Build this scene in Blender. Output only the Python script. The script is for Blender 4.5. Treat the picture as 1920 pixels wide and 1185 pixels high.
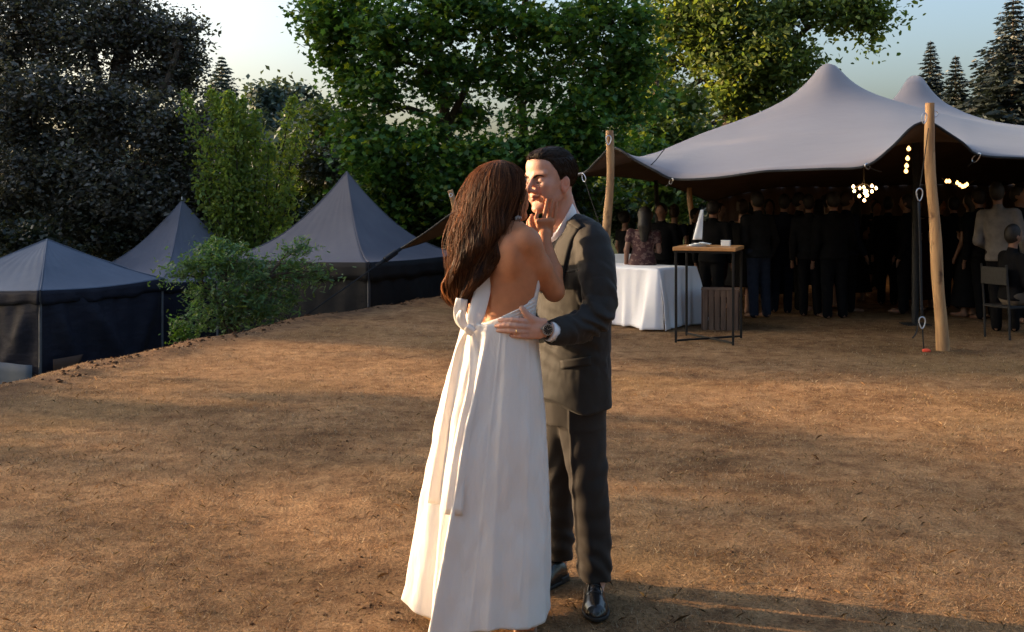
import bpy, math, random, time
import numpy as np
from mathutils import Vector, Matrix
T0 = time.time()
for o in list(bpy.data.objects):
    bpy.data.objects.remove(o)
S = bpy.context.scene
COL = S.collection
R = math.radians
rng = np.random.default_rng(7)
random.seed(7)

# ------------------------------------------------------------------ camera
FPX, HOR, CAMH = 1867.0, 380.0, 1.55          # focal length and horizon in photo pixels, eye height in metres
cam = bpy.data.cameras.new('camera')
cam.lens = 35.0; cam.sensor_width = 36.0
cam.shift_y = -(592.5 - HOR) / 1920.0
cam.clip_start = 0.05; cam.clip_end = 3000
camo = bpy.data.objects.new('camera', cam); COL.objects.link(camo)
camo.location = (0, 0, CAMH); camo.rotation_euler = (R(90), 0, 0)
S.camera = camo

# ------------------------------------------------------------------ sky, sun, exposure
SUN_EL, SUN_AZ = 11.5, -74.0                  # degrees, azimuth clockwise from +Y
wd = bpy.data.worlds.new('World'); S.world = wd; wd.use_nodes = True
nt = wd.node_tree
sky = nt.nodes.new('ShaderNodeTexSky'); sky.sky_type = 'NISHITA'; sky.sun_disc = False
sky.sun_elevation = R(SUN_EL); sky.sun_rotation = R(SUN_AZ)
sky.air_density = 1.0; sky.dust_density = 8.0; sky.ozone_density = 2.0; sky.altitude = 100
bg = nt.nodes['Background']; bg.inputs['Strength'].default_value = 0.15
nt.links.new(sky.outputs[0], bg.inputs['Color'])
sl = bpy.data.lights.new('sun', 'SUN'); sl.energy = 3.8; sl.angle = R(0.6); sl.color = (1.0, 0.66, 0.37)
so = bpy.data.objects.new('sun', sl); COL.objects.link(so)
sdir = Vector((math.sin(R(SUN_AZ))*math.cos(R(SUN_EL)), math.cos(R(SUN_AZ))*math.cos(R(SUN_EL)), math.sin(R(SUN_EL))))
so.rotation_euler = sdir.to_track_quat('Z', 'Y').to_euler()
so.location = sdir * 60
S.view_settings.view_transform = 'Standard'; S.view_settings.look = 'None'
S.view_settings.exposure = 1.9; S.view_settings.gamma = 1.0
S.render.film_transparent = False
S.cycles.use_denoising = True
S.cycles.max_bounces = 6; S.cycles.transparent_max_bounces = 4
S.cycles.caustics_reflective = False; S.cycles.caustics_refractive = False

# ------------------------------------------------------------------ helpers
def W(px, py, d):
    """photo pixel at depth d (metres from the lens) -> world point"""
    return np.array(((px-960.0)/FPX*d, d, CAMH + (HOR-py)/FPX*d))
def flat_d(py): return CAMH*FPX/(py-HOR)
def nrm(v):
    v = np.asarray(v, float); return v/np.linalg.norm(v)

def set_props(o, label=None, cat=None, group=None, kind=None):
    if label: o['label'] = label
    if cat: o['category'] = cat
    if group: o['group'] = group
    if kind: o['kind'] = kind
    return o
def empty(name, loc=(0,0,0), label=None, cat=None, group=None):
    o = bpy.data.objects.new(name, None); COL.objects.link(o); o.location = loc
    o.empty_display_size = 0.1
    return set_props(o, label, cat, group)
def link(name, me, mat=None, parent=None, smooth=True, **kw):
    o = bpy.data.objects.new(name, me); COL.objects.link(o)
    if mat is not None: me.materials.append(mat)
    if parent is not None:
        o.parent = parent
        o.matrix_parent_inverse = Matrix.Translation(-Vector(parent.location)) if parent.rotation_euler[:] == (0,0,0) else parent.matrix_basis.inverted()
    if smooth and len(me.polygons):
        me.polygons.foreach_set('use_smooth', np.ones(len(me.polygons), bool))
    return set_props(o, **kw)
def npmesh(name, V, F):
    """F: (n,k) int array, one polygon size"""
    V = np.asarray(V, np.float32); F = np.asarray(F, np.int32)
    me = bpy.data.meshes.new(name)
    me.vertices.add(len(V)); me.vertices.foreach_set('co', V.ravel())
    n, k = F.shape
    me.loops.add(n*k); me.loops.foreach_set('vertex_index', F.ravel())
    me.polygons.add(n); me.polygons.foreach_set('loop_start', np.arange(0, n*k, k, dtype=np.int32))
    me.update(calc_edges=True)
    return me
def vcol(me, C, name='Col'):
    a = me.color_attributes.new(name, 'FLOAT_COLOR', 'POINT')
    C = np.asarray(C, np.float32)
    if C.shape[1] == 3: C = np.hstack([C, np.ones((len(C),1), np.float32)])
    a.data.foreach_set('color', C.ravel())
class MB:
    """collects simple shapes into one mesh"""
    def __init__(s): s.v = []; s.f = []
    def add(s, V, F):
        b = len(s.v); s.v += [tuple(map(float, p)) for p in V]; s.f += [tuple(int(i)+b for i in f) for f in F]; return s
    def box(s, c, size, ax=None, bevel=0.0):
        c = np.array(c, float); hx, hy, hz = np.array(size, float)/2
        ax = np.eye(3) if ax is None else np.array(ax, float)
        b = min(bevel, hx*.9, hy*.9, hz*.9)
        if b <= 0:
            V = [(x*hx, y*hy, z*hz) for x in (-1,1) for y in (-1,1) for z in (-1,1)]
            F = [(0,1,3,2),(4,6,7,5),(0,4,5,1),(2,3,7,6),(0,2,6,4),(1,5,7,3)]
        else:
            V = []; idx = {}
            for x in (-1,1):
                for y in (-1,1):
                    for z in (-1,1):
                        for a in range(3):
                            h = [hx-b, hy-b, hz-b]; h[a] += b
                            idx[(x,y,z,a)] = len(V); V.append((x*h[0], y*h[1], z*h[2]))
            F = []
            for a in range(3):
                o1, o2 = (a+1)%3, (a+2)%3
                for sg in (-1,1):
                    q = []
                    for s1, s2 in ((-1,-1),(1,-1),(1,1),(-1,1)):
                        k = [0,0,0]; k[a] = sg; k[o1] = s1; k[o2] = s2; q.append(idx[(k[0],k[1],k[2],a)])
                    F.append(tuple(q if sg > 0 else q[::-1]))
            for a in range(3):
                o1, o2 = (a+1)%3, (a+2)%3
                for s1 in (-1,1):
                    for s2 in (-1,1):
                        q = []
                        for sa, fa in ((-1,o1),(1,o1),(1,o2),(-1,o2)):
                            k = [0,0,0]; k[a] = sa; k[o1] = s1; k[o2] = s2; q.append(idx[(k[0],k[1],k[2],fa)])
                        F.append(tuple(q))
            for x in (-1,1):
                for y in (-1,1):
                    for z in (-1,1):
                        F.append(tuple(idx[(x,y,z,a)] for a in range(3)))
        return s.add([c + ax.T @ np.array(v) for v in V], F)
    def tube(s, pts, rad, n=8, cap=True, closed=False):
        pts = np.asarray(pts, float); m = len(pts)
        rad = np.full(m, rad) if np.isscalar(rad) else np.asarray(rad, float)
        if closed: tan = np.roll(pts,-1,0)-np.roll(pts,1,0)
        else: tan = np.gradient(pts, axis=0)
        tan /= np.linalg.norm(tan, axis=1)[:,None]+1e-12
        up = np.array((0,0,1.)) if abs(tan[0][2]) < .9 else np.array((1.,0,0))
        V = []; a = np.cross(tan[0], up)
        for i in range(m):
            a = a - tan[i]*a.dot(tan[i]); a /= np.linalg.norm(a)+1e-12
            b = np.cross(tan[i], a)
            for j in range(n):
                t = 2*math.pi*j/n; V.append(pts[i] + rad[i]*(a*math.cos(t)+b*math.sin(t)))
        F = []
        for i in range(m if closed else m-1):
            i2 = (i+1) % m
            for j in range(n):
                F.append((i*n+j, i*n+(j+1)%n, i2*n+(j+1)%n, i2*n+j))
        if cap and not closed:
            F.append(tuple(range(n))[::-1]); F.append(tuple((m-1)*n+j for j in range(n)))
        return s.add(V, F)
    def mesh(s, name):
        me = bpy.data.meshes.new(name); me.from_pydata(s.v, [], s.f); me.update(); return me
    def build(s, name, mat, parent=None, smooth=False, **kw):
        o = link(name, s.mesh(name), mat, parent, smooth, **kw)
        if smooth: 
            try: o.data.set_sharp_from_angle(angle=R(45))
            except Exception: pass
        return o
def grid_mesh(name, P):
    """P: (n,m,3) grid of points"""
    n, m = P.shape[:2]
    I = np.arange(n*m).reshape(n, m)
    F = np.stack([I[:-1,:-1], I[1:,:-1], I[1:,1:], I[:-1,1:]], -1).reshape(-1, 4)
    return npmesh(name, P.reshape(-1,3), F)
def thicken(o, t, offset=0.0):
    m = o.modifiers.new('thickness', 'SOLIDIFY'); m.thickness = t; m.offset = offset; return o
def smooth_path(pts, n):
    """Catmull-Rom through the rows of pts (any number of columns)"""
    P = np.asarray(pts, float); P = np.vstack([2*P[0]-P[1], P, 2*P[-1]-P[-2]])
    m = len(P)-3; t = np.linspace(0, m-1e-9, n); i = t.astype(int); u = (t-i)[:,None]
    a, b, c, d = P[i], P[i+1], P[i+2], P[i+3]
    return .5*((2*b)+(-a+c)*u+(2*a-5*b+4*c-d)*u**2+(-a+3*b-3*c+d)*u**3)

# value noise in numpy
_perm = np.random.default_rng(3).random(4096).astype(np.float32)
def vnoise(x, y, z=0.0):
    x, y, z = np.broadcast_arrays(np.asarray(x, float), np.asarray(y, float), np.asarray(z, float))
    xi, yi, zi = np.floor(x).astype(np.int64), np.floor(y).astype(np.int64), np.floor(z).astype(np.int64)
    u, v, w = x-xi, y-yi, z-zi
    u = u*u*(3-2*u); v = v*v*(3-2*v); w = w*w*(3-2*w)
    def h(a, b, c): return _perm[(a*73856093 ^ b*19349663 ^ c*83492791) & 4095]
    def L(a, b, t): return a+(b-a)*t
    r0 = L(L(h(xi,yi,zi),h(xi+1,yi,zi),u), L(h(xi,yi+1,zi),h(xi+1,yi+1,zi),u), v)
    r1 = L(L(h(xi,yi,zi+1),h(xi+1,yi,zi+1),u), L(h(xi,yi+1,zi+1),h(xi+1,yi+1,zi+1),u), v)
    return L(r0, r1, w)*2-1
def fbm(x, y, z=0.0, o=4):
    s = 0; a = 1; t = 0
    for i in range(o):
        s = s+a*vnoise(x*2**i+17*i, y*2**i+5*i, np.asarray(z)*2**i); t += a; a *= .5
    return s/t
def sstep(a, b, x):
    t = np.clip((np.asarray(x, float)-a)/(b-a), 0, 1); return t*t*(3-2*t)

# ------------------------------------------------------------------ materials
class NT:
    def __init__(s, name):
        s.m = bpy.data.materials.new(name); s.m.use_nodes = True; s.t = s.m.node_tree
        s.b = s.t.nodes['Principled BSDF']; s.out = s.t.nodes['Material Output']
    def n(s, typ, **kw):
        nd = s.t.nodes.new('ShaderNode'+typ)
        for k, v in kw.items():
            if k in nd.inputs: nd.inputs[k].default_value = v
            else: setattr(nd, k, v)
        return nd
    def l(s, a, b): s.t.links.new(a, b)
    def coord(s, kind='Object', scale=(1,1,1)):
        tc = s.n('TexCoord'); mp = s.n('Mapping'); mp.inputs['Scale'].default_value = scale
        s.l(tc.outputs[kind], mp.inputs[0]); return mp.outputs[0]
    def noise(s, vec, scale, detail=4, rough=.55):
        nd = s.n('TexNoise'); nd.inputs['Scale'].default_value = scale; nd.inputs['Detail'].default_value = detail; nd.inputs['Roughness'].default_value = rough
        s.l(vec, nd.inputs['Vector']); return nd.outputs['Fac']
    def ramp(s, fac, stops):
        r = s.n('ValToRGB'); e = r.color_ramp.elements
        while len(e) < len(stops): e.new(.5)
        for i, (p, c) in enumerate(stops):
            e[i].position = p; e[i].color = (*c, 1) if len(c) == 3 else c
        s.l(fac, r.inputs[0]); return r.outputs[0]
    def mix(s, fac, a, b, mode='MIX'):
        m = s.n('Mix'); m.data_type = 'RGBA'; m.blend_type = mode
        for v, i in ((fac, 0), (a, 6), (b, 7)):
            if hasattr(v, 'is_linked'): s.l(v, m.inputs[i])
            elif i == 0: m.inputs[0].default_value = v
            else: m.inputs[i].default_value = (*v, 1)
        return m.outputs[2]
    def bump(s, h, strength=.3, dist=.01):
        b = s.n('Bump'); b.inputs['Strength'].default_value = strength; b.inputs['Distance'].default_value = dist
        s.l(h, b.inputs['Height']); s.l(b.outputs[0], s.b.inputs['Normal']); return b
    def set(s, **kw):
        for k, v in kw.items():
            i = s.b.inputs[k.replace('_', ' ')]
            if hasattr(v, 'is_linked'): s.l(v, i)
            else: i.default_value = (*v, 1) if isinstance(v, tuple) and len(v) == 3 and i.type == 'RGBA' else v
        return s.m
def simple(name, col, rough=.6, var=.25, scale=8, metallic=0., bump=0., bscale=60, bdist=.003, stretch=(1,1,1), spec=.4):
    t = NT(name); c = t.coord('Object', stretch)
    f = t.noise(c, scale)
    t.set(Base_Color=t.ramp(f, [(.3, tuple(x*(1-var) for x in col)), (.7, tuple(min(1, x*(1+var)) for x in col))]), Roughness=rough, Metallic=metallic, Specular_IOR_Level=spec)
    if bump: t.bump(t.noise(c, bscale, 3), bump, bdist)
    return t.m
def leafmat(name, col, trans=.35, rough=.5):
    """colour attribute times col; part of the light passes through"""
    t = NT(name)
    a = t.n('Attribute'); a.attribute_name = 'Col'
    c = t.mix(1.0, a.outputs['Color'], col, 'MULTIPLY')
    t.set(Base_Color=c, Roughness=rough, Specular_IOR_Level=.35)
    tr = t.n('BsdfTranslucent'); mx = t.n('MixShader'); mx.inputs[0].default_value = trans
    c2 = t.mix(1.0, c, (1.25, 1.25, .55), 'MULTIPLY')
    t.l(c2, tr.inputs[0]); t.l(t.b.outputs[0], mx.inputs[1]); t.l(tr.outputs[0], mx.inputs[2]); t.l(mx.outputs[0], t.out.inputs[0])
    return t.m
def emis(name, col, strength):
    t = NT(name); t.set(Base_Color=col, Emission_Color=col, Emission_Strength=strength); return t.m
# ================================================================== GROUND
_ey = np.array([-20, 3., 8.15, 8.64, 9.81, 10.5, 11.5, 13.15, 14.5, 16.5, 20, 26, 60])
_ex = np.array([-4.6, -4.4, -4.19, -3.98, -3.91, -3.66, -3.26, -2.82, -2.02, -1.02, .2, 1.5, 4])
def edge_s(x, y):
    """signed distance-ish beyond the bank's edge (positive = off the plateau, to the left)"""
    e = np.interp(y, _ey, _ex)
    return (e-x)*.86 + .12*vnoise(x*.9, y*.9) + .07*vnoise(x*2.7, y*2.7)
def ground_z(x, y, fine=True):
    s = edge_s(x, y)
    z = -2.35*sstep(-.05, 5.5, s) - .22*sstep(0, .8, s)
    z = z + .05*np.exp(-((s+.12)/.22)**2)*(.5+.5*vnoise(x*3.1+9, y*3.1))      # crumbled lip of the bank
    if fine:
        w = 1-sstep(9, 22, np.hypot(x, y))
        z = z + .022*fbm(x*.7, y*.7, 1.3, 3) + w*.009*fbm(x*3.3, y*3.3, 4.1, 3) + w*.006*np.maximum(0, fbm(x*9, y*9, 7.7, 2))
    far = sstep(45, 140, np.hypot(x, y))
    return z + far*(3.0*vnoise(x*.012+3, y*.012)+2.0)
def spaced(lo, hi, step, outer, ratio=1.16):
    a = list(np.arange(lo, hi+1e-6, step)); s = step; x = hi
    up = []
    while x < outer: s *= ratio; x += s; up.append(x)
    s = step; x = lo; dn = []
    while x > -outer: s *= ratio; x -= s; dn.append(x)
    return np.array(dn[::-1]+a+up)
gx = spaced(-6.5, 6.5, .072, 900); gy = spaced(2.6, 17.5, .080, 900)
GX, GY = np.meshgrid(gx, gy, indexing='ij')
GZ = ground_z(GX, GY)
gme = grid_mesh('ground', np.stack([GX, GY, GZ], -1))
gs = edge_s(GX, GY); green = np.clip(sstep(.5, 3.0, gs)+sstep(22, 30, GY), 0, 1)
bare = np.exp(-((gs+.05)/.35)**2)
vcol(gme, np.stack([green, bare, 0*green], -1).reshape(-1,3))
t = NT('dry_turf'); c = t.coord('Object')
n1 = t.noise(c, 1.1, 5, .6); n2 = t.noise(c, 7.0, 6, .7); n3 = t.noise(c, 70, 4, .7); n0 = t.noise(c, .33, 3)
dry = t.ramp(n2, [(.30, (.120,.060,.029)), (.48, (.255,.148,.074)), (.72, (.38,.240,.124))])
patch = t.ramp(n1, [(.30, (.50,.45,.41)), (.48, (.86,.83,.80)), (.60, (1,1,1)), (.75, (1.18,1.12,1.0))])
dry = t.mix(1.0, dry, patch, 'MULTIPLY')
olive = t.ramp(n0, [(.5, (0,0,0)), (.68, (.35,.35,.35))])
dry = t.mix(olive, dry, (.14,.105,.042))
spk = t.ramp(n3, [(.32, (.30,.28,.26)), (.5, (1,1,1)), (.70, (1.5,1.45,1.38))])
dry = t.mix(.8, dry, spk, 'MULTIPLY')
a = t.n('Attribute'); a.attribute_name = 'Col'; sx = t.n('SeparateColor'); t.l(a.outputs['Color'], sx.inputs[0])
soil = t.ramp(n2, [(.3, (.06,.032,.018)), (.7, (.20,.115,.06))])
dry = t.mix(sx.outputs[1], dry, soil)
lush = t.ramp(n2, [(.3, (.015,.024,.008)), (.7, (.05,.065,.02))])
t.set(Base_Color=t.mix(sx.outputs[0], dry, lush), Roughness=.95, Specular_IOR_Level=.1)
hb = t.n('Math', operation='ADD'); t.l(n3, hb.inputs[0]); t.l(n2, hb.inputs[1])
t.bump(hb.outputs[0], .9, .02)
link('ground', gme, t.m, kind='structure')

# short dry grass: single bent blades
def blades(n, ylo, yhi, hmin, hmax, seed, clump=None):
    g = np.random.default_rng(seed)
    y = ylo*(yhi/ylo)**g.random(n)
    x = (g.random(n)*2-1)*(y*.56+.1)
    if clump is not None:
        k = g.integers(0, clump, n); cy = ylo*(yhi/ylo)**g.random(clump); cx = (g.random(clump)*2-1)*cy*.55
        x = cx[k]+g.normal(0, .10, n); y = cy[k]+g.normal(0, .10, n)
    keep = edge_s(x, y) < .25
    keep &= (vnoise(x*1.9+40, y*1.9) + .6*vnoise(x*7, y*7+3) + g.normal(0, .45, n)) > -.55
    x, y = x[keep], y[keep]; n = len(x)
    z = ground_z(x, y)-.003
    h = hmin+(hmax-hmin)*g.random(n)**2.2
    a = g.random(n)*2*math.pi; lean = g.random(n)*1.25+.35
    w = (.0009+.0009*g.random(n))*np.clip(y/4, .8, 2.2)
    base = np.stack([x, y, z], -1)
    side = np.stack([np.cos(a), np.sin(a), 0*a], -1); dirv = np.stack([-np.sin(a)*lean, np.cos(a)*lean, np.ones(n)], -1)
    mid = base+dirv*h[:,None]*np.array((.45,.45,.62)); tip = base+dirv*h[:,None]*np.array((1.1,1.1,.85))
    k_ = 3 if hmax < .03 else 5
    V = np.stack([base-side*w[:,None], base+side*w[:,None], tip] if k_ == 3 else [base-side*w[:,None], base+side*w[:,None], mid+side*w[:,None]*.6, tip, mid-side*w[:,None]*.6], 1).reshape(-1,3)
    F = np.arange(n*k_).reshape(n,k_)
    p = np.array([(.32,.19,.095),(.42,.28,.15),(.23,.13,.065),(.46,.35,.22),(.27,.17,.085),(.19,.14,.065)])[g.integers(0,6,n)]*(.6+.5*g.random((n,1)))
    return V, F, np.repeat(p, k_, 0)
t = NT('dry_grass'); a = t.n('Attribute'); a.attribute_name = 'Col'; t.set(Base_Color=a.outputs['Color'], Roughness=.7, Specular_IOR_Level=.2)
tr = t.n('BsdfTranslucent'); mx = t.n('MixShader'); mx.inputs[0].default_value = .25
t.l(a.outputs['Color'], tr.inputs[0]); t.l(t.b.outputs[0], mx.inputs[1]); t.l(tr.outputs[0], mx.inputs[2]); t.l(mx.outputs[0], t.out.inputs[0])
bl = [blades(290000, 2.9, 13.0, .007, .026, 1), blades(9000, 3.0, 11.0, .010, .0301, 2, 1400), blades(160, 3.0, 10.0, .03, .05, 3)]
V, F, C = bl[0]; me = npmesh('dry_grass', V, F); vcol(me, C)
link('dry_grass', me, t.m, smooth=False, kind='stuff', label='short matted straw coloured grass across the bank', cat='grass')
V = np.vstack([bl[1][0], bl[2][0]]); F = np.vstack([bl[1][1], bl[2][1]+len(bl[1][0])]); me = npmesh('dry_grass', V, F); vcol(me, np.vstack([bl[1][2], bl[2][2]]))
link('dry_grass', me, t.m, smooth=False, kind='stuff', label='longer loose straw tufts scattered over the matted grass', cat='grass')

# ================================================================== STRETCH TENT (the big canopy on the right)
M_tent = NT('stretch_fabric'); c = M_tent.coord('Object')
nf = M_tent.noise(c, .6, 3)
M_tent.set(Base_Color=M_tent.ramp(nf, [(.3, (.245,.212,.218)), (.7, (.285,.248,.254))]), Roughness=.75, Specular_IOR_Level=.25, Sheen_Weight=.15)
M_tent.bump(M_tent.noise(c, 3.0, 3), .25, .03)
M_tent = M_tent.m
M_black = simple('black_webbing', (.012,.012,.013), .7, .3, 30)
M_wood = NT('peeled_pole_wood'); c = M_wood.coord('Object', (6,6,.7)); f1 = M_wood.noise(c, 3.0, 6, .65)
c2 = M_wood.coord('Object', (1,1,.8)); f2 = M_wood.noise(c2, 5.0, 3)
wc = M_wood.ramp(f1, [(.3, (.20,.10,.045)), (.55, (.42,.24,.105)), (.8, (.52,.33,.16))])
wk = M_wood.ramp(f2, [(.30, (.22,.16,.12)), (.40, (1,1,1))])
M_wood.set(Base_Color=M_wood.mix(1.0, wc, wk, 'MULTIPLY'), Roughness=.7); M_wood.bump(f1, .5, .006); M_wood = M_wood.m
M_steel = simple('galvanised_steel', (.62,.62,.64), .32, .1, 20, metallic=.9)

tent = empty('stretch_tent', (W(1553, 600, 15)[0], 15, 0), 'large grey lilac stretch tent with two peaks and scalloped edge', 'tent')
front = [(748,468,16.2),(800,434,15.8),(860,392,15.4),(960,345,14.4),(1040,334,13.6),(1092,325,13.2),(1122,298,12.6),(1150,276,12.15),(1192,300,11.9),(1230,320,11.75),(1264,335,11.7),
         (1340,333,11.4),(1430,321,11.1),(1475,319,11.0),(1545,316,10.8),(1622,311,10.6),(1672,275,10.55),(1712,236,10.55),(1743,229,10.6),(1776,248,10.65),(1806,268,10.7),(1836,290,10.8),(1920,296,11.0),(2040,300,11.2),(2110,260,11.4),(2180,250,11.6),(2260,300,11.9)]
left = [(748,468,16.2),(800,452,16.6),(858,426,17.0),(890,398,17.4),(960,340,18.2),(1080,330,19.2),(1180,333,20.4),(1260,350,22.0),(1330,378,24.5)]
right = [(2260,300,11.9),(2150,290,15),(2080,250,19),(2040,300,24.5)]
back = [(1330,378,24.5),(1450,352,24.8),(1600,350,25),(1750,345,25),(1900,345,25),(2040,300,24.5)]
def world(L): return np.array([W(*p) for p in L])
def resample(P, n, it=6):
    s = np.r_[0, np.cumsum(np.linalg.norm(np.diff(P, axis=0), axis=1))]; t_ = np.linspace(0, s[-1], n)
    return np.stack([np.interp(t_, s, P[:,k]) for k in range(3)], -1)
NU, NV = 170, 80
fr = resample(smooth_path(world(front), 500), NU); bk = resample(smooth_path(world(back), 200), NU)
lf = resample(smooth_path(world(left), 200), NV); rt = resample(smooth_path(world(right), 200), NV)
P = np.zeros((NU, NV, 3))
uu = np.linspace(0,1,NU)[:,None,None]; vv = np.linspace(0,1,NV)[None,:,None]
P[:] = (1-vv)*fr[:,None]+vv*bk[:,None]+(1-uu)*lf[None]+uu*rt[None]-((1-uu)*(1-vv)*fr[0]+uu*(1-vv)*fr[-1]+(1-uu)*vv*bk[0]+uu*vv*bk[-1])
XY = P[...,:2].copy()
peaks = [(1553,103,15.0,.15), (1716,118,20.0,.18)]
pin = np.zeros((NU,NV), bool); pin[0] = pin[-1] = True; pin[:,0] = pin[:,-1] = True
Z = P[...,2].copy()
for px, py, d, rr in peaks:
    q = W(px, py, d); dist = np.hypot(XY[...,0]-q[0], XY[...,1]-q[1])
    k = dist < rr; k[np.unravel_index(np.argmin(dist), dist.shape)] = True
    Z[k] = q[2]-.30*(dist[k]/rr)**2*rr; pin |= k
# height of the taut membrane: relax over the sheet with real edge lengths
def edges_w():
    du = np.linalg.norm(np.diff(XY, axis=0), axis=-1); dv = np.linalg.norm(np.diff(XY, axis=1), axis=-1)
    wu = np.zeros((NU-1,NV)); wv = np.zeros((NU,NV-1))
    dvm = np.zeros((NU,NV)); dvm[:,:-1] += dv; dvm[:,1:] += dv; dvm[:,1:-1] /= 2
    dum = np.zeros((NU,NV)); dum[:-1] += du; dum[1:] += du; dum[1:-1] /= 2
    return (dvm[:-1]+dvm[1:])/2/du, (dum[:,:-1]+dum[:,1:])/2/dv
wu, wv = edges_w()
w = 1.7; par = (np.add.outer(np.arange(NU), np.arange(NV)) % 2).astype(bool)
den = np.zeros((NU,NV)); den[:-1] += wu; den[1:] += wu; den[:,:-1] += wv; den[:,1:] += wv
for it in range(420):
    for pc in (False, True):
        num = np.zeros((NU,NV)); num[:-1] += wu*Z[1:]; num[1:] += wu*Z[:-1]; num[:,:-1] += wv*Z[:,1:]; num[:,1:] += wv*Z[:,:-1]
        m = (~pin) & (par == pc); Z[m] += w*(num[m]/den[m]-Z[m])
P = np.concatenate([XY, Z[...,None]], -1)
# lift the flanks a little: stretched fabric carries more tension towards the poles than a soap film
for px, py, d, rr in peaks:
    q = W(px, py, d); dist = np.hypot(P[...,0]-q[0], P[...,1]-q[1])
    fall = np.clip(1-dist/5.2, 0, 1); P[...,2] += (~pin)*.07*(q[2]-P[...,2]).clip(0, 3)*fall*np.clip(dist/.8, 0, 1)*(1-np.exp(-((np.arange(NV)[None,:])/9.0)**2))
for it in range(3):
    Q = P.copy(); Q[1:-1,1:-1] = (P[:-2,1:-1]+P[2:,1:-1]+P[1:-1,:-2]+P[1:-1,2:]+4*P[1:-1,1:-1])/8; P[1:-1,1:-1] = Q[1:-1,1:-1]
M_inshade = simple('tent_inside_shade', (.115,.082,.064), .85, .15, 2, spec=.1)  # brown underside and wall tone stands in for the shade inside the tent
o = link('canopy', grid_mesh('canopy', P), M_tent, tent); o.data.materials.append(M_inshade); thicken(o, .008); o.modifiers[0].material_offset = 1
TENTP = P
MB().tube(fr-np.array((0,0.004,.006)), .016, 6).build('edge_cord', M_black, tent, True)
MB().tube(lf, .014, 6).build('edge_cord', M_black, tent, True)
# back and right walls of the tent, hung in folds
def wall(A, n, name, zdrop=0):
    A = resample(A, n); nv = 10; G = np.zeros((n, nv, 3)); s = np.arange(n)
    d = np.gradient(A, axis=0); d[:,2] = 0; d /= np.linalg.norm(d, axis=1)[:,None]; nn = np.stack([-d[:,1], d[:,0], 0*d[:,0]], -1)
    for j in range(nv):
        f = j/(nv-1); p = A.copy(); p[:,2] = A[:,2]*(1-f)+.0*f+.01; p += nn*(.05*np.sin(s*.9)+.03*np.sin(s*2.3))[:,None]*(.3+f); G[:,j] = p
    o = link(name, grid_mesh(name, G), M_inshade, tent); return thicken(o, .006)
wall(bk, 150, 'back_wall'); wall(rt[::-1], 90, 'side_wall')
# ------------------------------------------------------------------ tent poles, straps, carabiners
def carabiner(c, axis, wid, L=.11, Wd=.045, r=.006):
    axis = nrm(axis); wid = nrm(np.array(wid)-axis*np.dot(wid, axis)); pts = []
    for k in range(28):
        a = 2*math.pi*k/28; u = math.cos(a)*L/2; v = math.sin(a)*Wd/2*(1.15+.35*math.cos(a))
        pts.append(np.array(c)+axis*u+wid*v)
    return MB().tube(pts, r, 6, closed=True)
def wood_pole(base, top, r0, r1, seed):
    n = 26; g = np.random.default_rng(seed)
    f = np.linspace(0,1,n)[:,None]; P_ = np.array(base)*(1-f)+np.array(top)*f
    P_[:,0] += .018*np.sin(f[:,0]*5+seed)+.008*np.sin(f[:,0]*13+seed)
    rad = (r0*(1-f)+r1*f)[:,0]*(1+.05*np.sin(f[:,0]*17+seed)+.03*g.normal(0,1,n)*.5)
    m = MB().tube(P_, rad, 14)
    return m
base = W(1764, 655, 10.5); base[2] = ground_z(base[0], base[1])-.05
rp = empty('tent_pole', base, 'tall pale peeled wood pole at the right front of the tent', 'pole', 'wooden tent poles')
wood_pole(base, W(1743,193,10.45), .066, .050, 1).build('shaft', M_wood, rp, True)
carabiner(W(1733,222,10.37), (0.1,0,1), (1,0,0)).build('carabiner', M_steel, rp, True)
carabiner(W(1753,214,10.5), (0.5,0,1), (1,0,0), .07).build('carabiner', M_steel, rp, True)
lb = W(1132,627,11.75); lb[2] = ground_z(lb[0], lb[1])-.05
lp = empty('tent_pole', lb, 'wooden tent pole rising behind the man in the suit', 'pole', 'wooden tent poles')
wood_pole(lb, W(1143,245,11.9), .056, .046, 4).build('shaft', M_wood, lp, True)
carabiner(W(1141,263,11.83), (0.05,0,1), (1,0,0), .11, .05, .007).build('carabiner', M_steel, lp, True)
fb = W(905,545,17.3); fb[2] = ground_z(fb[0], fb[1])-.05
fp = empty('tent_pole', fb, 'slanted wooden tent pole whose tip shows left of the long hair', 'pole', 'wooden tent poles')
wood_pole(fb, W(842,357,17.0), .055, .048, 2).build('shaft', M_wood, fp, True)
carabiner(W(845,366,16.93), (0.3,0,1), (1,0,0), .06).build('carabiner', M_steel, fp, True)
bp = W(1302,560,22.0); bp[2] = 0
ob = empty('tent_pole', bp, 'far wooden pole under the open left end of the tent', 'pole', 'wooden tent poles')
wood_pole(bp, W(1294,352,22.0), .06, .06, 6).build('shaft', M_wood, ob, True)
ip = W(1716,590,12.6); ip[2] = 0
io = empty('inner_pole', ip, 'black pole inside the tent just left of the right wooden pole', 'pole')
MB().tube([ip, W(1718,262,12.6)], .045, 10).build('shaft', M_black, io, True)
MB().box(ip+np.array((0,0,.01)), (.3,.3,.02), bevel=.004).build('foot_plate', M_black, io)
for k, (px, d) in enumerate(((1236,19.0),)):
    q = W(px, 560, d); q[2] = 0
    e = empty('inner_pole', q, 'thin dark pole at the open left end of the tent', 'pole')
    MB().tube([q, W(px-6, 338, d)], .04, 10).build('shaft', M_black, e, True)
    MB().box(q+np.array((0,0,.01)), (.26,.26,.02), bevel=.004).build('foot_plate', M_black, e)
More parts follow.
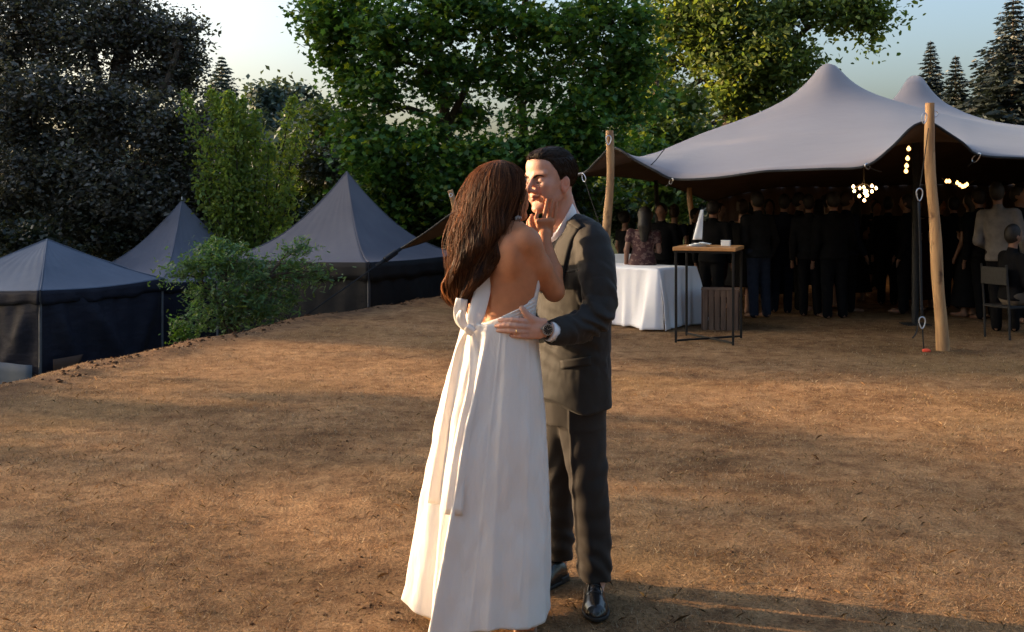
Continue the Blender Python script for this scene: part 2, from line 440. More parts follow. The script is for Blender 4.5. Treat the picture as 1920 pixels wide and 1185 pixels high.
# vertical ratchet strap by the right pole
sb = W(1733,657,10.42); sb[2] = ground_z(sb[0], sb[1])
st = empty('guy_strap', sb, 'black guy strap with steel carabiners pegged by an orange stake', 'strap')
def strap(pts, w, name, par, mat=M_black, th=.004):
    pts = np.asarray(pts, float); tan = np.gradient(pts, axis=0); side = np.cross(tan, (0,1,0)); side /= np.linalg.norm(side, axis=1)[:,None]+1e-9
    G = np.stack([pts-side*w/2, pts+side*w/2], 1)
    return thicken(link(name, grid_mesh(name, G), mat, par), th)
MB().tube(np.array([W(1741,240,10.4), W(1733,300,10.42), W(1725,350,10.42)]), .005, 6).build('rope', M_black, st, True)
carabiner(W(1724,365,10.42), (0,0,1), (1,0,0), .13, .055, .007).build('carabiner', M_steel, st, True)
strap(smooth_path([W(1723,378,10.42), W(1726,470,10.42), W(1727,540,10.42), W(1729,594,10.42)], 12), .028, 'webbing', st)
carabiner(W(1729,605,10.42), (0,0,1), (1,0,0), .12, .055, .007).build('carabiner', M_steel, st, True)
MB().tube(np.array([W(1730,618,10.42), W(1731,640,10.42), sb+np.array((0,0,.0))]), .007, 6).build('rope', M_black, st, True)
MB().tube(smooth_path([W(1722,606,10.42), W(1718,624,10.42), W(1711,634,10.4)], 8), .008, 6).build('strap_tail', M_black, st, True)
MB().tube(np.array([sb+np.array((.015,-.02,-.05)), sb+np.array((.015,-.02,.018)), sb+np.array((.015,-.02,.03))]), [.03,.045,.025], 12).build('stake_head', simple('orange_plastic', (.75,.09,.05), .45, .1), st, True)
# corner ties of the canopy edge
def tie(name, a, b, label, par_loc):
    a, b = np.array(a), np.array(b); e = empty(name, a, label, 'tie')
    ax = nrm(b-a); c = a+ax*.06
    carabiner(c, ax, (0,0,1), .12, .05, .007).build('carabiner', M_steel, e, True)
    MB().tube(smooth_path([a+ax*.11, (a+b)/2+np.array((0,0,-.01)), b], 8), .007, 6).build('rope', M_black, e, True)
    return e
tie('corner_tie', W(1262,336,11.66), W(1248,350,11.9), 'steel carabiner and cord at the canopy corner above the bar table', None)
tie('corner_tie', W(1622,310,10.58), W(1652,322,10.9), 'small black tie at the canopy edge left of the right pole', None)
tie('corner_tie', W(1838,288,10.78), W(1815,312,10.9), 'steel carabiner and cord at the canopy edge right of the pole', None)
tie('corner_tie', W(1092,325,13.15), W(1127,428,12.9), 'steel carabiner and cord behind the head of the man', None)
# strap running from the far corner of the canopy to the ground on the left
fs = empty('ratchet_strap', W(748,468,16.2), 'long black ratchet strap from the canopy corner across the dark marquee', 'strap')
A_, B_ = W(752,466,16.1), W(575,590,14.6)
strap(np.array([A_+(B_-A_)*f for f in np.linspace(0,.28,5)]), .055, 'webbing', fs)
strap(np.array([A_+(B_-A_)*f for f in np.linspace(.28,1,8)]), .02, 'webbing', fs)
axs = nrm(B_-A_)
MB().box(A_+(B_-A_)*.12, (.30,.07,.085), np.array([axs, np.cross((0,0,1),axs)/np.linalg.norm(np.cross((0,0,1),axs)), np.cross(axs,np.cross((0,0,1),axs))/np.linalg.norm(np.cross((0,0,1),axs))]), .015).build('ratchet', M_black, fs)
MB().tube(np.array([W(1190,404,12.6), W(1262,335,11.68)]), .003, 5)
rope = empty('guy_rope', W(1172,297,12.0), 'thin cord across the roof just right of the left pole', 'rope')
MB().tube(np.array([W(1214,316,11.85), W(1230,300,11.9), W(1247,278,12.05)]), .006, 5).build('cord', M_black, rope, True)

# ------------------------------------------------------------------ lamps inside the tent
M_bulb = emis('warm_bulb', (1.0,.52,.15), 1.6)
M_bulbw = emis('chandelier_bulb', (1.0,.62,.28), 3.5)
M_brass = simple('dark_fitting', (.05,.04,.03), .5, .2)
def bulb_mesh(r):
    m = MB(); pr = [(0,1.35),(.35,1.2),(.42,.95),(.85,.45),(1,0),(.8,-.6),(.35,-.93),(0,-1)]
    n = 8; V = []; F = []
    for (a, z) in pr:
        for j in range(n): V.append((a*r*math.cos(2*math.pi*j/n), a*r*math.sin(2*math.pi*j/n), z*r))
    for i in range(len(pr)-1):
        for j in range(n): F.append((i*n+j, i*n+(j+1)%n, (i+1)*n+(j+1)%n, (i+1)*n+j))
    m.add(V, F); return m.mesh('bulb')
BULB, BULBB = bulb_mesh(.028), bulb_mesh(.030)
BULB.materials.append(M_bulb); BULBB.materials.append(M_bulbw)
for me in (BULB, BULBB): me.polygons.foreach_set('use_smooth', np.ones(len(me.polygons), bool))
def string(label, pts, bulbs, d):
    e = empty('string_lights', W(*pts[0]), label, 'lights', 'strings of warm bulbs')
    MB().tube(smooth_path([W(*p) for p in pts], 24), .007, 5).build('cable', M_black, e, True)
    for b in bulbs:
        q = bpy.data.objects.new('bulb', BULB); COL.objects.link(q); q.parent = e
        q.matrix_parent_inverse = Matrix.Translation(-Vector(e.location)); q.location = W(*b)
string('string of five warm bulbs hanging left of the right wooden pole', [(1715,245,12.9),(1709,258,12.9),(1704,280,12.9),(1701,297,13),(1699,322,13)],
       [(1709,257,12.86),(1704,279,12.86),(1702,297,12.9),(1700,311,12.92),(1699,321,12.95)], 13)
string('short row of warm bulbs behind the right wooden pole', [(1765,334,15.5),(1780,342,15.5),(1800,348,15.5),(1815,346,15.5),(1832,335,15.5)],
       [(1775,340,15.45),(1780,340,15.45),(1795,343,15.45),(1800,347,15.45),(1805,350,15.45),(1809,349,15.45),(1813,346,15.45),(1823,367,15.45)], 15)
cc = W(1620,356,19.0)
ch = empty('chandelier', cc+np.array((0,0,.5)), 'bright cluster chandelier glowing at the back of the tent', 'chandelier')
MB().tube([cc+np.array((0,0,.9)), cc+np.array((0,0,.12))], .012, 6).build('stem', M_brass, ch, True)
MB().tube([cc+np.array((.22*math.cos(a), .22*math.sin(a), .02)) for a in np.linspace(0, 2*math.pi, 24, endpoint=False)], .012, 6, closed=True).build('ring', M_brass, ch, True)
for k in range(6):
    a = k*math.pi/3
    MB().tube([cc+np.array((0,0,.14)), cc+np.array((.22*math.cos(a), .22*math.sin(a), .02))], .008, 5).build('arm', M_brass, ch, True)
for b in [(-.22,-.05,.06),(-.12,-.12,.03),(-.02,-.2,-.03),(.10,-.15,.07),(.22,-.03,.03),(.05,.1,-.06),(-.07,.05,-.12),(.10,.1,-.10),(.0,-.02,-.20),(-.15,.1,-.02),(.03,-.05,-.11),(-.04,-.1,.04),(.17,.05,-.03),(.02,.0,.0)]:
    q = bpy.data.objects.new('bulb', BULBB); COL.objects.link(q); q.parent = ch
    q.matrix_parent_inverse = Matrix.Translation(-Vector(ch.location)); q.location = cc+np.array(b)


pl = bpy.data.lights.new('chandelier_light', 'POINT'); pl.energy = 5; pl.color = (1.0,.60,.30); pl.shadow_soft_size = .18
po = bpy.data.objects.new('chandelier_light', pl); COL.objects.link(po); po.location = cc+np.array((0,0,-.32)); po.parent = ch; po.matrix_parent_inverse = Matrix.Translation(-Vector(ch.location))

# ------------------------------------------------------------------ the three dark marquees down the bank
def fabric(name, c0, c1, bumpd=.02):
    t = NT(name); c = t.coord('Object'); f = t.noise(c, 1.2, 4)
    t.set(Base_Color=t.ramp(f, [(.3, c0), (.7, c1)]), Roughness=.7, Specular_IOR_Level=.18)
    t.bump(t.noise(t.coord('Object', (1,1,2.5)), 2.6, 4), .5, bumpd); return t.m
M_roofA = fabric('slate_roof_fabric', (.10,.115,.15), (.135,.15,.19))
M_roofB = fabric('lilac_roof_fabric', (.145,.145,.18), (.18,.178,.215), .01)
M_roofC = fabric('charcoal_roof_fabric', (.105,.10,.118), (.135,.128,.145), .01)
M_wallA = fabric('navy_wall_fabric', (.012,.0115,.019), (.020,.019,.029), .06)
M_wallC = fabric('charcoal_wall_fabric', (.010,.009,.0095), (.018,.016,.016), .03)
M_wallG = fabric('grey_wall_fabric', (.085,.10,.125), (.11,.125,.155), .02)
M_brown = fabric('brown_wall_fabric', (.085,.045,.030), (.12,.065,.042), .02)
M_alu = simple('painted_frame', (.12,.12,.13), .5, .2, metallic=.3)
def marquee(label, C, N, eave_z, peak_z, foot_z, roofm, wallm, power, valance, folds, sag=.04, seedv=0):
    """C centre (x,y), N nearest corner (x,y): a square tent"""
    C = np.array(C, float); v = np.array(N, float)-C; u = np.array((-v[1], v[0]))
    cs = [C+v, C+u, C-v, C-u]                       # near, right, far, left
    e = empty('marquee_tent', (C[0], C[1], foot_z), label, 'tent', 'dark peaked marquees below the bank')
    pk = np.array((C[0], C[1], peak_z)); n, m = 30, 26
    for k in range(4):
        a, b = cs[k], cs[(k+1) % 4]; G = np.zeros((n, m, 3))
        for i in range(n):
            t_ = i/(n-1); q = a*(1-t_)+b*t_; sg = sag*math.sin(math.pi*t_)
            for j in range(m):
                f = j/(m-1); w_ = 1-(1-f)**1.0
                r = 1-f
                h = eave_z+(peak_z-eave_z)*(f**power)-sg*(1-f)
                xy = C+(q-C)*r
                G[i,j] = (xy[0], xy[1], h+.012*math.sin(i*1.7+j*.6+seedv)*(1-f)*f*2)
        thicken(link('roof_panel', grid_mesh('roof_panel', G), roofm, e), .006)
        # seam down the hip, raised
        MB().tube(G[0]+np.array((0,0,.008)), .012, 5).build('seam', roofm, e, True)
        nn = np.array(((b-a)[1], -(b-a)[0])); nn /= np.linalg.norm(nn)
        if np.dot(nn, (a+b)/2-C) < 0: nn = -nn
        nc = 46; rows = 14
        Gv = np.zeros((nc, 4, 3)); Gw = np.zeros((nc, rows, 3))
        for i in range(nc):
            t_ = i/(nc-1); q = a*(1-t_)+b*t_; z0 = eave_z-sag*math.sin(math.pi*t_)
            for j in range(4):
                f = j/3; o_ = .02+.02*f*math.sin(i*.8+k)+.012*f
                Gv[i,j] = (*(q+nn*o_), z0-valance*f-.02*f*math.sin(i*.45+k*2))
            for j in range(rows):
                f = j/(rows-1)
                ripple = .012*math.sin(i*1.1+k)+folds*(math.exp(-((t_-.30-.45*f)/.07)**2)+.8*math.exp(-((t_-.06-.30*f)/.05)**2)+.7*math.exp(-((t_-.97+.35*f)/.06)**2))*min(1, f*3)*(1-.4*f)
                inset = -.02+ripple+.04*math.sin(math.pi*t_)*math.sin(math.pi*f)
                Gw[i,j] = (*(q+nn*inset), (z0-.05)*(1-f)+(foot_z+.01)*f)
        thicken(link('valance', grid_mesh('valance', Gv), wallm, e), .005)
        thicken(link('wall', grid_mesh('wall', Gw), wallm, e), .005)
        MB().tube([(*(C+(a-C)*.985), foot_z), (*(C+(a-C)*.985), eave_z-.01)], .028, 8).build('pole', M_alu, e, True)
    return e, cs, pk
def solve_marquee(pk_px, near_px, size_scale, d_near, d_c):
    N = W(near_px[0], near_px[1], d_near); Cc = W(pk_px[0], pk_px[1], d_c)
    return Cc, N
Cc, N = solve_marquee((88,449), (75,545), 1, 16.6, 18.5)
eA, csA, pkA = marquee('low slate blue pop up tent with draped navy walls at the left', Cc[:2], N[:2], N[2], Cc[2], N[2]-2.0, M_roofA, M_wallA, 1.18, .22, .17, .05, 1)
# grey lower wall panel and brown patch at the near left side of that tent
a, b = csA[0], csA[3]; nn = np.array(((b-a)[1], -(b-a)[0])); nn /= np.linalg.norm(nn); nn *= np.sign(np.dot(nn, (a+b)/2-Cc[:2]))
G = np.zeros((20, 6, 3))
for i in range(20):
    for j in range(6):
        q = a+(b-a)*(i/19)*.98; f = j/5; zt = N[2]-1.22
        G[i,j] = (*(q+nn*(.16+.02*math.sin(i*1.1))), zt*(1-f)+(N[2]-1.98)*f)
thicken(link('lower_panel', grid_mesh('lower_panel', G), M_wallG, eA), .005)
b2 = csA[1]; n2 = np.array(((b2-a)[1], -(b2-a)[0])); n2 /= np.linalg.norm(n2); n2 *= np.sign(np.dot(n2, (a+b2)/2-Cc[:2]))
G = np.zeros((10, 6, 3))
for i in range(10):
    for j in range(6):
        t_ = i/9; f = j/5; q = a+(b2-a)*(.03+.22*t_*(1-.6*f)); G[i,j] = (*(q+n2*.2), (N[2]-1.15)*(1-f)+(N[2]-1.75)*f)
thicken(link('brown_flap', grid_mesh('brown_flap', G), M_brown, eA), .005)

Cc, N = solve_marquee((341,376), (300,560), 1, 21.5, 24.0)
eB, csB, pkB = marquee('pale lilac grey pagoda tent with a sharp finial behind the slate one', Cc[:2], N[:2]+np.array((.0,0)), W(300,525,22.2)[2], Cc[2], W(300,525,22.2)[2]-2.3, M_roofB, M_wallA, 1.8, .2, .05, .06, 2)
MB().tube([pkB-np.array((0,0,.12)), pkB+np.array((0,0,.10))], [.03,.008], 8).build('finial', M_steel, eB, True)
Cc, N = solve_marquee((650,322), (692,492), 1, 17.6, 20.0)
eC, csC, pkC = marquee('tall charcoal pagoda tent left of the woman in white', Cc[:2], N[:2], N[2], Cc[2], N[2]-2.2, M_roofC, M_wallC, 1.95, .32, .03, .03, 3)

# ------------------------------------------------------------------ furniture in front of the tent
M_oak = NT('oak_board'); c = M_oak.coord('Object', (1,8,8)); f = M_oak.noise(c, 6, 5)
M_oak.set(Base_Color=M_oak.ramp(f, [(.3, (.36,.165,.055)), (.7, (.50,.25,.09))]), Roughness=.45); M_oak = M_oak.m
M_iron = simple('black_steel', (.014,.014,.015), .45, .2, metallic=.5)
M_linen = NT('white_linen'); c = M_linen.coord('Object'); M_linen.set(Base_Color=(.78,.78,.82), Roughness=.85, Sheen_Weight=.2, Specular_IOR_Level=.2); M_linen.bump(M_linen.noise(c, 14, 4), .25, .01); M_linen = M_linen.m
M_white = simple('white_card', (.78,.77,.73), .7, .05)
M_crate = NT('weathered_crate'); c = M_crate.coord('Object', (5,5,.8)); f = M_crate.noise(c, 4, 6, .65)
M_crate.set(Base_Color=M_crate.ramp(f, [(.3, (.065,.038,.027)), (.7, (.17,.105,.072))]), Roughness=.8); M_crate.bump(f, .5, .005); M_crate = M_crate.m
# bar table; legs read from the photograph
L4 = [(1265,643,0),(1365,648,0),(1392,638,0),(1297,632,0)]
legs = []
for px, py, _ in L4:
    q = W(px, py, flat_d(py)); q[2] = ground_z(q[0], q[1]); legs.append(q)
ctr = sum(legs)/4; HT = 1.045
bt = empty('bar_table', (ctr[0], ctr[1], 0), 'high bar table with oak top and thin black steel legs', 'table')
ux = nrm(legs[1]-legs[0]); ux[2] = 0; ux = nrm(ux); uy = np.array((-ux[1], ux[0], 0)); 
sxz = np.linalg.norm((legs[1]-legs[0])[:2]); syz = np.linalg.norm((legs[3]-legs[0])[:2])
sxz = .62; syz = .62
ux = nrm(np.array((legs[1]-legs[0])[:2].tolist()+[0])); ux = nrm(ux+np.array((0,.0,0))); uy = np.array((-ux[1], ux[0], 0))
ctr = np.array((ctr[0], ctr[1], 0)); corner = [ctr+ux*sx*sxz/2+uy*sy*syz/2 for sx, sy in ((-1,-1),(1,-1),(1,1),(-1,1))]
AX = np.array([ux, uy, (0,0,1)])
MB().box(ctr+np.array((0,0,HT)), (sxz+.06, syz+.06, .04), AX, .004).build('tabletop', M_oak, bt)
for q in corner: MB().box(q+np.array((0,0,HT/2-.005)), (.025,.025,HT-.034), AX, .002).build('leg', M_iron, bt)
for i, j in ((0,2),(1,3)):
    a, b = corner[i], corner[j]; dd = nrm(b-a); ax = np.array([dd, (-dd[1],dd[0],0), (0,0,1)])
    MB().box((a+b)/2+np.array((0,0,.035+.003*i)), (np.linalg.norm(b-a)-.03, .022, .022), ax, .002).build('cross_bar', M_iron, bt)
for i in range(4):
    a, b = corner[i], corner[(i+1)%4]; dd = nrm(b-a); ax = np.array([dd, (-dd[1],dd[0],0), (0,0,1)])
    MB().box((a+b)/2+np.array((0,0,HT-.034)), (np.linalg.norm(b-a)-.03, .02, .022), ax, .002).build('top_rail', M_iron, bt)
def ontop(px, d): q = W(px, 400, d); q[2] = HT+.021; return q
q = ontop(1361, ctr[1]-.05)
wb = empty('white_box', q, 'small white card box on the right of the bar table', 'box')
MB().box(q+np.array((0,0,.028)), (.10,.07,.055), AX, .006).build('body', M_white, wb)
MB().box(q+np.array((0,0,.061)), (.104,.074,.009), AX, .003).build('lid', M_white, wb)
q = ontop(1311, ctr[1]-.1)
nk = empty('folded_napkins', q, 'loose pile of white paper napkins on the bar table', 'napkins')
for k in range(4):
    G = np.zeros((9, 7, 3)); g = np.random.default_rng(k); an = g.uniform(-.5,.5)
    for i in range(9):
        for j in range(7):
            x = (i/8-.5)*.19; y = (j/6-.5)*.12
            zz = .006+.007*k+.014*max(0, math.sin(i*.7+k*1.7))*(k > 1)+.006*math.sin(j*1.1+k)
            G[i,j] = (q[0]+x*math.cos(an)-y*math.sin(an)+.02*(k-1.5), q[1]+x*math.sin(an)+y*math.cos(an), q[2]+max(.003+.004*k, zz))
    thicken(link('napkin', grid_mesh('napkin', G), M_white, nk), .002)
q = ontop(1318, ctr[1]+.05)
fl = empty('table_sign', q, 'narrow white cloth pennant on a thin black stand on the bar table', 'sign')
MB().tube([q, q+np.array((0,0,.008)), q+np.array((0,0,.010))], [.045,.045,.02], 14).build('base', M_iron, fl, True)
MB().tube([q+np.array((0,0,.008)), q+np.array((-.005,0,.44))], .005, 6).build('rod', M_iron, fl, True)
G = np.zeros((6, 14, 3))
for i in range(6):
    for j in range(14):
        f = j/13; u = i/5-.5; wdt = .035+.07*f
        G[i,j] = q+np.array((-.012-.055*f+u*wdt, -.02+.008*math.sin(i*1.6+f*3), .405-.335*f))
thicken(link('pennant', grid_mesh('pennant', G), M_white, fl), .002)

# cloth-covered table
TH = .74
c0 = W(1236,620,flat_d(620)); c1 = W(1340,603,flat_d(610)); ex = nrm(np.array((c1[0]-c0[0], c1[1]-c0[1]+.25, 0))); ey = np.array((-ex[1], ex[0], 0))
LX, LY = .80, 1.5
o0 = np.array((c0[0], c0[1]+.06, 0))
cen = o0+ex*LX/2+ey*LY/2
tb = empty('folding_table', cen, 'folding table hidden under the white cloth behind the bar table', 'table')
AXT = np.array([ex, ey, (0,0,1)])
MB().box(cen+np.array((0,0,TH-.02)), (LX-.03, LY-.03, .03), AXT, .005).build('tabletop', M_white, tb)
for sx in (-1,1):
    for sy in (-1,1):
        MB().tube([cen+ex*sx*(LX/2-.08)+ey*sy*(LY/2-.1)+np.array((0,0,.0)), cen+ex*sx*(LX/2-.08)+ey*sy*(LY/2-.1)+np.array((0,0,TH-.03))], .015, 8).build('leg', M_iron, tb, True)
# cloth: rounded-rectangle rings from the table edge down in folds
def cloth_ring(s):   # s in 0..1 round the table -> local (x,y), outward normal
    per = 2*(LX+LY); q = (s % 1)*per
    if q < LX: return np.array((q-LX/2, -LY/2)), np.array((0,-1.)), q/LX
    q -= LX
    if q < LY: return np.array((LX/2, q-LY/2)), np.array((1.,0)), q/LY
    q -= LY
    if q < LX: return np.array((LX/2-q, LY/2)), np.array((0,1.)), q/LX
    q -= LX
    return np.array((-LX/2, LY/2-q)), np.array((-1.,0)), q/LY
ns, nd = 240, 26
G = np.zeros((ns+1, nd+5, 3))
for i in range(ns+1):
    s = i/ns; xy, nn, t_ = cloth_ring(s); corner_w = math.exp(-((min(t_,1-t_))/.10)**2)
    xn, nn2, _ = cloth_ring(s+.012); xp, nn3, _ = cloth_ring(s-.012); nn = nrm(nn+nn2+nn3)
    for j in range(nd+5):
        if j < 5: p = xy*(j/5)*.999+nn*0; z = TH+.004-.004*(j/5)**4
        else:
            f = (j-5)/(nd-1)
            fold = (.020*math.sin(s*150)+.016*math.sin(s*63+2)+.02*math.sin(s*97+f*2))*f**.8+corner_w*(.10*f+.05*math.sin(f*3))
            sweep = .05*math.exp(-((s-.97)/.03)**2)*f**2
            p = xy+nn*(.006+.015*f+max(-.004, fold)+sweep+.045*f**5*(.5+.5*math.sin(s*41)))
            z = (TH-.002)*(1-f)+.008*f+.012*max(0, math.sin(s*77))*(f > .9)
        G[i,j] = cen+ex*p[0]+ey*p[1]+np.array((0,0,z))
tc = link('tablecloth', grid_mesh('tablecloth', G), M_linen, label='long white cloth draped to the ground over the table behind the man', cat='tablecloth')
thicken(tc, .003, 1)

# slatted crate behind the bar table
cq = W(1354,618,flat_d(620)); cq = np.array((cq[0]+.02, cq[1]+.2, ground_z(cq[0], cq[1])))
cr = empty('wooden_crate', cq, 'dark weathered wooden slat crate standing behind the bar table', 'crate')
Wc, Dc, Hc = .44, .36, .48; ca = R(-12); AXC = np.array([(math.cos(ca), math.sin(ca),0), (-math.sin(ca), math.cos(ca),0), (0,0,1)])
slat = {}
def cbox(name, c, size):
    MB().box(cq+AXC.T@np.array(c), size, AXC, .003).build(name, M_crate, cr)
for k in range(6):
    x = -Wc/2+.04+k*(Wc-.08)/5
    for s in (-1,1): cbox('slat', (x, s*(Dc/2), Hc/2), (.062,.012,Hc))
for k in range(5):
    y = -Dc/2+.045+k*(Dc-.09)/4
    for s in (-1,1): cbox('slat', (s*(Wc/2), y, Hc/2), (.012,.058,Hc))
for k in range(5): cbox('top_board', (0, -Dc/2+.04+k*(Dc-.08)/4, Hc+.008), (Wc+.02,.066,.014))
for z in (.05, Hc-.05):
    for s in (-1,1): cbox('batten', (0, s*(Dc/2-.015), z), (Wc-.02,.014,.05))
# pale folding chair seen past the suit
q = W(1172,520,13.6); q[2] = 0
fc = empty('folding_chair', q, 'pale folding chair behind the white cloth table', 'chair')
for sx in (-.19,.19):
    MB().tube([q+np.array((sx,.18,0)), q+np.array((sx,-.1,.45)), q+np.array((sx,-.2,.86))], .014, 6).build('leg', M_white, fc, True)
    MB().tube([q+np.array((sx*.9,-.25,0)), q+np.array((sx*.9,.15,.44))], .014, 6).build('leg', M_white, fc, True)
MB().box(q+np.array((0,0,.45)), (.38,.36,.025), bevel=.008).build('seat', M_white, fc)
MB().box(q+np.array((0,-.19,.76)), (.38,.02,.20), bevel=.008).build('backrest', M_white, fc)
# ================================================================== FIGURES: signed-distance modelling, surfaced on a grid
BIG = 9.0
class SDF:
    """ordered list of primitives; each blends into what is there with radius k ('u' union, 's' carve, 'i' keep inside)"""
    def __init__(s): s.ops = []
    def _add(s, fn, lo, hi, k, op): s.ops.append((fn, np.array(lo)-k-.05, np.array(hi)+k+.05, k, op)); return s
    def cone(s, a, b, ra, rb, k=.01, op='u'):
        a = np.array(a, float); b = np.array(b, float); ba = b-a; L2 = ba.dot(ba)+1e-12
        def fn(p):
            q = p-a; h = np.clip(q@ba/L2, 0, 1); return np.linalg.norm(q-h[:,None]*ba, axis=1)-(ra+(rb-ra)*h)
        r = max(ra, rb); return s._add(fn, np.minimum(a,b)-r, np.maximum(a,b)+r, k, op)
    def chain(s, pts, rads, k=.01, op='u'):
        for i in range(len(pts)-1): s.cone(pts[i], pts[i+1], rads[i], rads[i+1], k, op)
        return s
    def ell(s, c, r, ax=None, k=.01, op='u'):
        c = np.array(c, float); r = np.array(r, float); A = np.eye(3) if ax is None else np.array(ax, float)
        def fn(p):
            q = (p-c)@A.T; k0 = np.linalg.norm(q/r, axis=1); k1 = np.linalg.norm(q/(r*r), axis=1)+1e-9; return k0*(k0-1)/k1
        m = r.max(); return s._add(fn, c-m, c+m, k, op)
    def box(s, c, h, rd, ax=None, k=.01, op='u'):
        c = np.array(c, float); h = np.array(h, float)-rd; A = np.eye(3) if ax is None else np.array(ax, float)
        def fn(p):
            q = np.abs((p-c)@A.T)-h; return np.linalg.norm(np.maximum(q,0), axis=1)+np.minimum(q.max(1),0)-rd
        m = np.linalg.norm(h)+rd; return s._add(fn, c-m, c+m, k, op)
    def loft(s, tab, yaw, k=.01, op='u', ex=2.0, wr=None, both=True):
        """vertical loft; tab rows (z, cx, cy, rw, rd); rw along the width axis at angle yaw, rd across it"""
        T = np.array(sorted(tab), float); zs = np.linspace(T[0,0], T[-1,0], 60)
        Ti = np.stack([np.interp(zs, T[:,0], T[:,i]) for i in range(1,5)], -1)
        ker = np.array((1,2,3,2,1.))/9
        Tp = np.vstack([Ti[:1]]*2+[Ti]+[Ti[-1:]]*2); Ti = sum(ker[j]*Tp[j:j+60] for j in range(5))
        cw, sw = math.cos(yaw), math.sin(yaw)
        def fn(p):
            c = [np.interp(p[:,2], zs, Ti[:,i]) for i in range(4)]
            dx, dy = p[:,0]-c[0], p[:,1]-c[1]; u, v = dx*cw+dy*sw, -dx*sw+dy*cw
            rr = (np.abs(u/c[2])**ex+np.abs(v/c[3])**ex)**(1/ex); d = (rr-1)*np.minimum(c[2],c[3])
            if wr is not None: d = d+wr(p)
            dz = np.maximum(p[:,2]-T[-1,0], T[0,0]-p[:,2]); return np.maximum(d, dz)
        m = T[:,3:].max(); return s._add(fn, (T[:,1].min()-m, T[:,2].min()-m, T[0,0]), (T[:,1].max()+m, T[:,2].max()+m, T[-1,0]), k, op)
    def raw(s, fn, lo, hi, k=.0, op='u'): return s._add(fn, lo, hi, k, op)
    def bounds(s):
        L = np.min([o[1] for o in s.ops if o[4] == 'u'], 0); H = np.max([o[2] for o in s.ops if o[4] == 'u'], 0); return L, H
    def eval(s, p):
        d = np.full(len(p), BIG); pl, ph = p.min(0), p.max(0)
        for fn, lo, hi, k, op in s.ops:
            if op == 'i': m = slice(None)
            else:
                if (pl > hi).any() or (ph < lo).any(): continue
                if (pl >= lo).all() and (ph <= hi).all(): m = slice(None)
                else:
                    m = np.nonzero(((p >= lo) & (p <= hi)).all(1))[0]
                    if not len(m): continue
            e = fn(p[m]); a = d[m]
            if op == 's': e = -e
            if op == 'u':
                if k > 0: h = np.clip(.5+.5*(e-a)/k, 0, 1); r = e+(a-e)*h-k*h*(1-h)
                else: r = np.minimum(a, e)
            else:
                if k > 0: h = np.clip(.5-.5*(e-a)/k, 0, 1); r = e+(a-e)*h+k*h*(1-h)
                else: r = np.maximum(a, e)
            d[m] = r
        return d
    def surface(s, h, disp=None, relax=1):
        lo, hi = s.bounds(); lo = lo+.03; hi = hi-.03; B = 8
        nb = np.ceil((hi-lo)/(h*B)).astype(int)+1
        bi = np.stack(np.meshgrid(*[np.arange(n) for n in nb], indexing='ij'), -1).reshape(-1,3)
        cen = lo+(bi+.5)*B*h; q4 = bi//4; od = np.lexsort((q4[:,2], q4[:,1], q4[:,0])); bi = bi[od]; cen = cen[od]
        dc = np.concatenate([s.eval(cen[i:i+512]) for i in range(0, len(cen), 512)]); act = bi[np.abs(dc) < B*h*.87+.012]
        dims = nb*B+1; D = np.full(dims, BIG, np.float32)
        big_in = bi[dc <= -(B*h*.87+.012)]
        for b in big_in: D[b[0]*B:b[0]*B+B+1, b[1]*B:b[1]*B+B+1, b[2]*B:b[2]*B+B+1] = -BIG
        loc = np.stack(np.meshgrid(*[np.arange(B+1)]*3, indexing='ij'), -1).reshape(-1,3)
        st = 24
        for i in range(0, len(act), st):
            ix = (act[i:i+st,None]*B+loc[None]).reshape(-1,3); v = s.eval(lo+ix*h)
            if disp is not None:
                m = np.abs(v) < .03; q = lo+ix[m]*h; v[m] += disp(q)
            D[ix[:,0],ix[:,1],ix[:,2]] = v
        ins = D < 0; cnt = np.zeros(dims-1, np.uint8)
        for dx in (0,1):
            for dy in (0,1):
                for dz in (0,1): cnt += ins[dx:dims[0]-1+dx, dy:dims[1]-1+dy, dz:dims[2]-1+dz]
        cells = np.argwhere((cnt > 0) & (cnt < 8)); n = len(cells)
        cor = np.array([(a,b,c) for a in (0,1) for b in (0,1) for c in (0,1)])
        vals = np.stack([D[cells[:,0]+c[0], cells[:,1]+c[1], cells[:,2]+c[2]] for c in cor], 1).clip(-1,1)
        acc = np.zeros((n,3)); num = np.zeros(n)
        for i in range(8):
            for j in range(i+1,8):
                if np.abs(cor[i]-cor[j]).sum() != 1: continue
                m = (vals[:,i] < 0) != (vals[:,j] < 0); t_ = vals[m,i]/(vals[m,i]-vals[m,j])
                acc[m] += cor[i]+t_[:,None]*(cor[j]-cor[i]); num[m] += 1
        V = lo+(cells+acc/num[:,None])*h
        idx = np.full(dims-1, -1, np.int32); idx[cells[:,0],cells[:,1],cells[:,2]] = np.arange(n)
        F = []
        for ax in range(3):
            o1, o2 = (ax+1)%3, (ax+2)%3
            sl = [slice(None)]*3; sl[ax] = slice(0,-1); sl2 = list(sl); sl2[ax] = slice(1,None)
            for sgn in (0,1):
                A, Bq = ins[tuple(sl)], ins[tuple(sl2)]
                e = np.argwhere((A & ~Bq) if sgn == 0 else (~A & Bq)); e = e[(e[:,o1] > 0) & (e[:,o2] > 0) & (e[:,o1] < dims[o1]-1) & (e[:,o2] < dims[o2]-1)]
                q = []
                for a1, a2 in ((-1,-1),(0,-1),(0,0),(-1,0)):
                    c = e.copy(); c[:,o1] += a1; c[:,o2] += a2; q.append(idx[c[:,0],c[:,1],c[:,2]])
                q = np.stack(q, 1); F.append(q if sgn == 0 else q[:,::-1])
        F = np.vstack(F); F = F[(F >= 0).all(1)]
